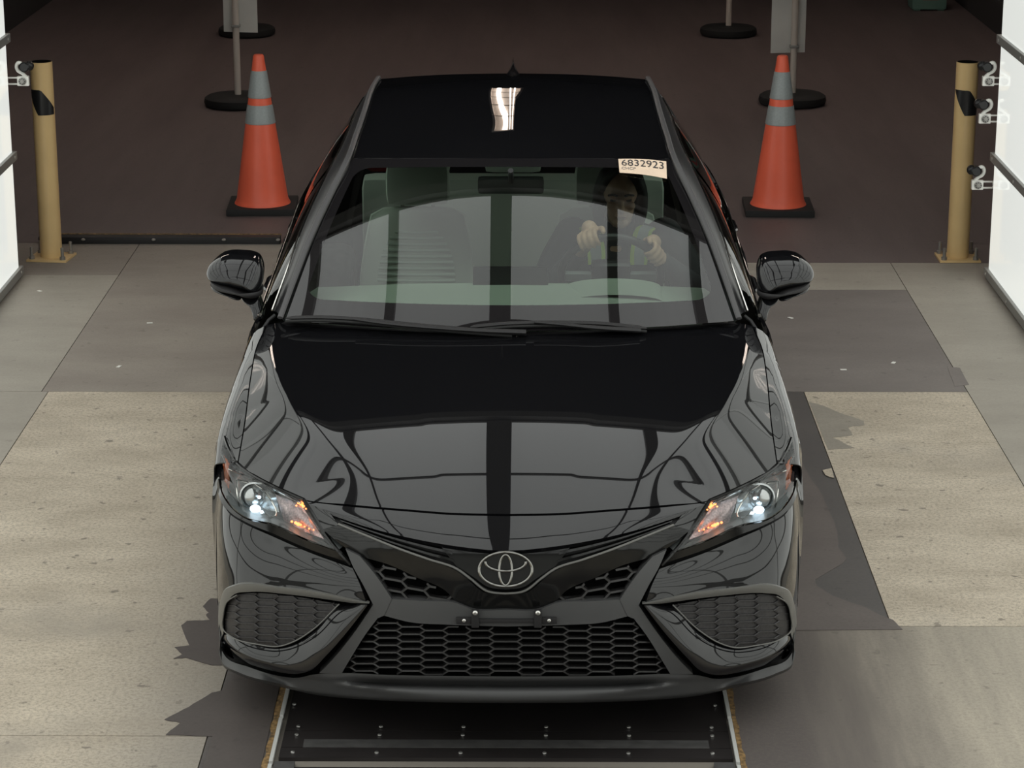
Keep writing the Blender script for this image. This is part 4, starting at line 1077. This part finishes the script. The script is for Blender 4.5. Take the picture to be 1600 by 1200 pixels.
for sx in (-1, 1):
    hair.append(limb([hc_ + np.array([sx*.060, -.012, .085]), hc_ + np.array([sx*.080, .0, .01]), hc_ + np.array([sx*.080, .02, -.07]), hc_ + np.array([sx*.072, .05, -.14])], [.022, .024, .026, .018]))
    hair.append(limb([hc_ + np.array([sx*.008, -.045, .112]), hc_ + np.array([sx*.045, -.055, .085]), hc_ + np.array([sx*.070, -.03, .03])], [.014, .016, .014]))
hair.append(limb([hc_ + np.array([0, .08, .02]), hc_ + np.array([0, .09, -.12])], [.07, .06]))
padd('hair', hair, 'hair', .006, 3)
for sx in (-1, 1):
    plain('eye', ball(tuple(hc_ + np.array([sx*.029, -.078, -.004])), (.013, .008, .006), 12, 8), 'hair')
    plain('eyebrow', tube(spl([hc_ + np.array([sx*.013, -.093, .013]), hc_ + np.array([sx*.030, -.091, .019]), hc_ + np.array([sx*.048, -.079, .014])], 8), .0042, 6), 'hair')
plain('mouth', ball(tuple(hc_ + np.array([0, -.094, -.067])), (.021, .005, .0035), 12, 6), mat('lips', (.40, .17, .14), .5))
# vest: grey shoulder panels with yellow edges
def chest(u, v, Y): return at(u, v, Y=Y)
def shell(name, a, b, m):
    g = ribbon([chest(*p) for p in a], [chest(*p) for p in b], 24, 5)
    ms = lambda G: np.stack([.81 - G[..., 0], G[..., 1], G[..., 2]], -1)
    plain(name, grid(g, .006), m); plain(name, grid(ms(g), .006), m)
inn = [(1003, 351, 2.56), (994, 356, 2.535), (989, 366, 2.525), (987, 379, 2.52), (985, 396, 2.51), (984, 414, 2.51)]
in2 = [(1006, 351, 2.56), (1000, 356, 2.535), (996, 367, 2.525), (993, 380, 2.52), (991, 396, 2.51), (991, 414, 2.51)]
ou2 = [(1022, 355, 2.57), (1015, 360, 2.545), (1012, 370, 2.535), (1010, 384, 2.53), (1008, 396, 2.52), (1006, 414, 2.52)]
ou = [(1027, 356, 2.57), (1020, 361, 2.545), (1017, 371, 2.535), (1015, 385, 2.53), (1013, 396, 2.52), (1011, 414, 2.52)]
shell('vest_edge', inn, in2, 'vest'); shell('vest_panel', in2, ou2, 'vestgrey'); shell('vest_edge', ou2, ou, 'vest')

# ================================================================== PROPS
# ---- traffic cones
def make_cone(name, label, loc, rz):
    e = thing(name, label, 'traffic cone', loc, 'traffic cones beside the car', rz)
    def r(z): return .155 - (.155-.030)*(z-.04)/(.914-.04)
    obj('cone_base', join(box((0, 0, .02), (.40, .40, .04), .008)), 'rubber', e)
    pr = [(.166, .036), (.163, .045), (.157, .055)] + [(r(z), z) for z in np.linspace(.07, .88, 14)] + [(.032, .905), (.026, .914), (.014, .914)]
    obj('cone_body', lathe(pr, 40, cap=True), 'cone', e)
    for (z0, z1) in ((.515, .625), (.665, .822)):
        obj('reflective_collar', lathe([(r(z0)+.001, z0), (r(z0)+.003, z0+.003), (r(z1)+.003, z1-.003), (r(z1)+.001, z1)], 40, cap=False), 'reflect', e)
    return e
make_cone('traffic_cone', 'orange traffic cone with silver collars at the left of the car', (-1.50, 7.60, 0), .04)
make_cone('traffic_cone', 'orange traffic cone with silver collars at the right of the car', (1.532, 7.585, 0), -.03)
# ---- bollards
def make_bollard(label, loc, rz, lean):
    e = thing('bollard', label, 'bollard', loc, 'tan steel bollards', rz)
    R = .0585
    prof = [(R, .012), (R, 1.067), (R-.003, 1.069)]
    obj('pipe', lathe(prof, 40, cap=False), 'bollard', e); obj('pipe_bore', lathe([(R-.003, 1.069), (R-.006, 1.066), (R-.006, .92)], 40, cap=False), 'void', e)
    obj('pipe_bottom', lathe([(R-.006, .92), (.001, .919)], 24, cap=False), 'void', e)
    # black slanted tape mark wrapped on the front
    V = []; F = []
    n = 14
    for i in range(n+1):
        q = i/n; a = -PI/2 - 1.45 + 2.9*q
        top_ = .925 if q < .55 else .925 - (q-.55)/.45*.10
        bot_ = .925 - min(q/.42, 1)*.135
        for z in (top_, bot_): V.append(((R+.0012)*math.cos(a), (R+.0012)*math.sin(a), z))
    for i in range(n): F.append((2*i, 2*i+1, 2*i+3, 2*i+2))
    obj('black_tape_mark', (V, F), 'blackplastic', e, label='black slanted tape mark')
    obj('base_plate', box((0, 0, .006), (.22, .20, .012), .002), 'bollard', e)
    for (x, y) in ((-.085, -.075), (.085, -.075), (-.085, .075), (.085, .075)):
        obj('anchor_bolt', join(lathe([(.016, .012), (.016, .028), (.009, .030), (.009, .075), (.006, .078)], 8, (x, y, 0))), 'steel', e)
    return e
make_bollard('tan steel bollard with black mark beside the left light wall', (-2.515, 6.35, 0), -.12, 0)
make_bollard('tan steel bollard with black mark beside the right light wall', (2.385, 6.37, 0), .0, 0)
# ---- sign stands
def stand(label, loc, h, board=None, rz=0, second=None):
    e = thing('sign_stand', label, 'sign stand', loc, 'portable sign stands', rz)
    obj('stand_base', lathe([(.215, 0), (.238, .012), (.245, .035), (.24, .062), (.215, .078), (.12, .082), (.03, .084)], 40), 'rubber', e)
    obj('post', tube([(0, 0, .08), (0, 0, h)], .024, 14), 'post', e)
    if board:
        x0, x1, z0, z1, rot = board
        b = obj('sign_board', box(((x0+x1)/2, 0, (z0+z1)/2), (x1-x0, .006, z1-z0), .002), 'board', e); b.location = (0, .034, 0); b.rotation_euler = (0, 0, rot)
        obj('clamp', box((0, .005, z0+.05), (.062, .062, .02), .003), 'steel', e)
    if second:
        x0, x1, z0, z1 = second
        b = obj('sign_board', box(((x0+x1)/2, -.034, (z0+z1)/2), (x1-x0, .006, z1-z0), .002), 'board2', e)
        obj('clamp', box((0, .0, z0+.08), (.062, .062, .02), .003), 'steel', e)
    return e
stand('sign stand with grey board and round base behind left cone', (-2.04, 11.1, 0), 1.75, (-.095, .16, .53, 1.6, -.2))
stand('far sign stand partly hidden behind the left grey board', (-2.36, 14.6, 0), 1.75)
stand('sign stand with grey board and round base behind right cone', (1.985, 11.2, 0), 1.75, (-.17, .085, .37, .80, .15), second=(-.26, .14, .80, 1.5))
stand('far plain sign stand between the car and right grey board', (1.784, 14.62, 0), 1.75)
# ---- green box
gb = thing('storage_box', 'green plastic box with dark red label on the far hall floor', 'box', (3.75, 16.3, 0))
obj('box_body', box((0, 0, .19), (.32, .30, .36), .03), 'green', gb); obj('box_lid', box((0, 0, .385), (.34, .32, .04), .01), 'green', gb)
obj('box_label', box((.01, -.153, .20), (.15, .004, .20)), 'redlabel', gb, smooth=False)
for k in (-1, 1): obj('box_foot', box((k*.11, 0, .008), (.06, .26, .016)), 'green', gb)
# ---- small clamps holding sensors beside the light walls
def clampdev(label, loc, side):
    e = thing('sensor_bracket', label, 'bracket', loc, 'white sensor brackets beside the light walls')
    s = side
    obj('arm', join(box((s*.045, 0, .016), (.07, .012, .007)), box((s*.045, 0, -.016), (.07, .012, .007)), box((s*.078, 0, 0), (.008, .012, .04))), 'white', e)
    obj('block', join(box((-.005*s, 0, 0), (.06, .03, .050), .004)), 'white', e)
    obj('knob', join(lathe([(.020, -.016), (.020, -.022), (.015, -.024)], 16, (-.003*s, 0, 0), 'y')), 'steel', e)
    dd = []
    for k in range(8): dd.append(box((-.003*s + .0135*math.cos(k*PI/4), -.0245, .0135*math.sin(k*PI/4)), (.005, .004, .005)))
    obj('knob_holes', join(*dd), 'blackplastic', e, smooth=False)
    obj('hook', tube(spl([(-.02*s, 0, .02), (.0, 0, .040), (.018*s, 0, .050), (.027*s, 0, .075), (.016*s, 0, .094), (.0*s, 0, .090)], 18), .0095, 8), 'white', e)
    obj('sensor_head', lathe([(.012, .030), (.024, .022), (.026, -.03), (.020, -.036)], 20, (-.018*s, 0, .075), 'y'), 'blackplastic', e)
    obj('sensor_cap', ball((-.040*s, 0, .078), (.024, .024, .026), 14, 10), 'blackplastic', e)
    obj('mounting_rod', tube([(s*.075, 0, 0), (s*.125, -.03, 0)], .008, 8), 'steel', e)
clampdev('white bracket with black sensor, topmost of three at right wall edge', (2.432, 5.99, 1.030), 1)
clampdev('white bracket with black sensor, middle of three at right wall edge', (2.424, 5.99, .835), 1)
clampdev('white bracket with black sensor, lowest of three at right wall edge', (2.405, 5.99, .487), 1)
clampdev('white bracket with black sensor beside the left bollard top', (-2.545, 5.99, 1.025), -1)
# ---- conveyor in the floor
cv_ = thing('floor_conveyor', 'black riveted floor conveyor with pale side strips under the car', 'conveyor', (0, 0, 0))
Xl, Xr = -.690, .682
obj('cover_plate', box((0, 3.105, -.006), (Xr-Xl-.03, 5.77, .012)), 'belt', cv_, smooth=False)
obj('cover_plate', box((0, .158, -.005), (Xr-Xl-.03, .115, .012)), 'belt', cv_, smooth=False)
obj('worn_strip', box((0, .125, -.0005), (Xr-Xl-.16, .055, .006)), 'belt2', cv_, smooth=False)
obj('cover_plate', box((0, .060, -.0045), (Xr-Xl-.03, .070, .013)), 'belt', cv_, smooth=False)
for yy in np.arange(-.02, -2.6, -.105):
    obj('conveyor_slat', box((0, yy-.035, -.010), (Xr-Xl-.10, .058, .012), .003), 'belt', cv_, smooth=False)
obj('frame_rail', box((Xl+.04, -1.3, -.004), (.06, 2.6, .012)), 'belt2', cv_, smooth=False)
obj('frame_rail', box((Xr-.04, -1.3, -.004), (.06, 2.6, .012)), 'belt2', cv_, smooth=False)
obj('pit_bottom', box((0, 1.6, -.018), (Xr-Xl, 9.0, .008)), 'void', cv_, smooth=False)
for X in (Xl, Xr):
    for (a, b) in ((.31, 6.0), (-.02, .30), (-2.7, -.03)):
        obj('edge_strip', box((X, (a+b)/2, .004), (.011, b-a-.008, .012)), 'edge', cv_, smooth=False)
    sgn = 1 if X > 0 else -1
    poly = [(X + sgn*.008, 6.0), (X + sgn*.008, -2.7)] + [(X + sgn*(.026 + random.uniform(-.006, .008)), y) for y in np.arange(-2.7, 6.0, .05)]
    obj('rust_line', prism(poly, 0, .0012), 'rust', cv_, smooth=False)
bolt = None
for (y, xs) in ((.245, np.linspace(-.632, .622, 6)), (.185, np.linspace(-.632, .620, 6)), (.060, np.linspace(-.632, .612, 6)), (.41, (-.66, .645))):
    for x in xs:
        if bolt is None:
            bolt = obj('rivet', lathe([(.0065, 0), (.006, .003), (.003, .0045)], 10), 'silver', cv_); bolt.location = (x, y, .002)
        else: inst(bolt, cv_, (x, y, .002))
# ---- litter flakes on the floor
for k, (u, v) in enumerate(((1318, 578), (1396, 567), (1235, 497), (234, 505), (186, 573), (62, 455))):
    p = at(u, v, Z=0); tag(obj('paper_scrap', xf(box((0, 0, .0015), (.028, .016, .002)), Matrix.Translation((p[0], p[1], 0)) @ Matrix.Rotation(k*1.1, 4, 'Z')), 'white', smooth=False),
        ['pale paper scrap on brown floor patch right of the hood', 'small pale scrap near middle of right brown floor patch', 'pale scrap on floor just below the right door mirror', 'pale scrap on left brown floor near the car mirror', 'pale scrap on left brown floor near its front edge', 'pale scrap on grey floor below left bollard'][k], 'litter', 'litter on the floor')
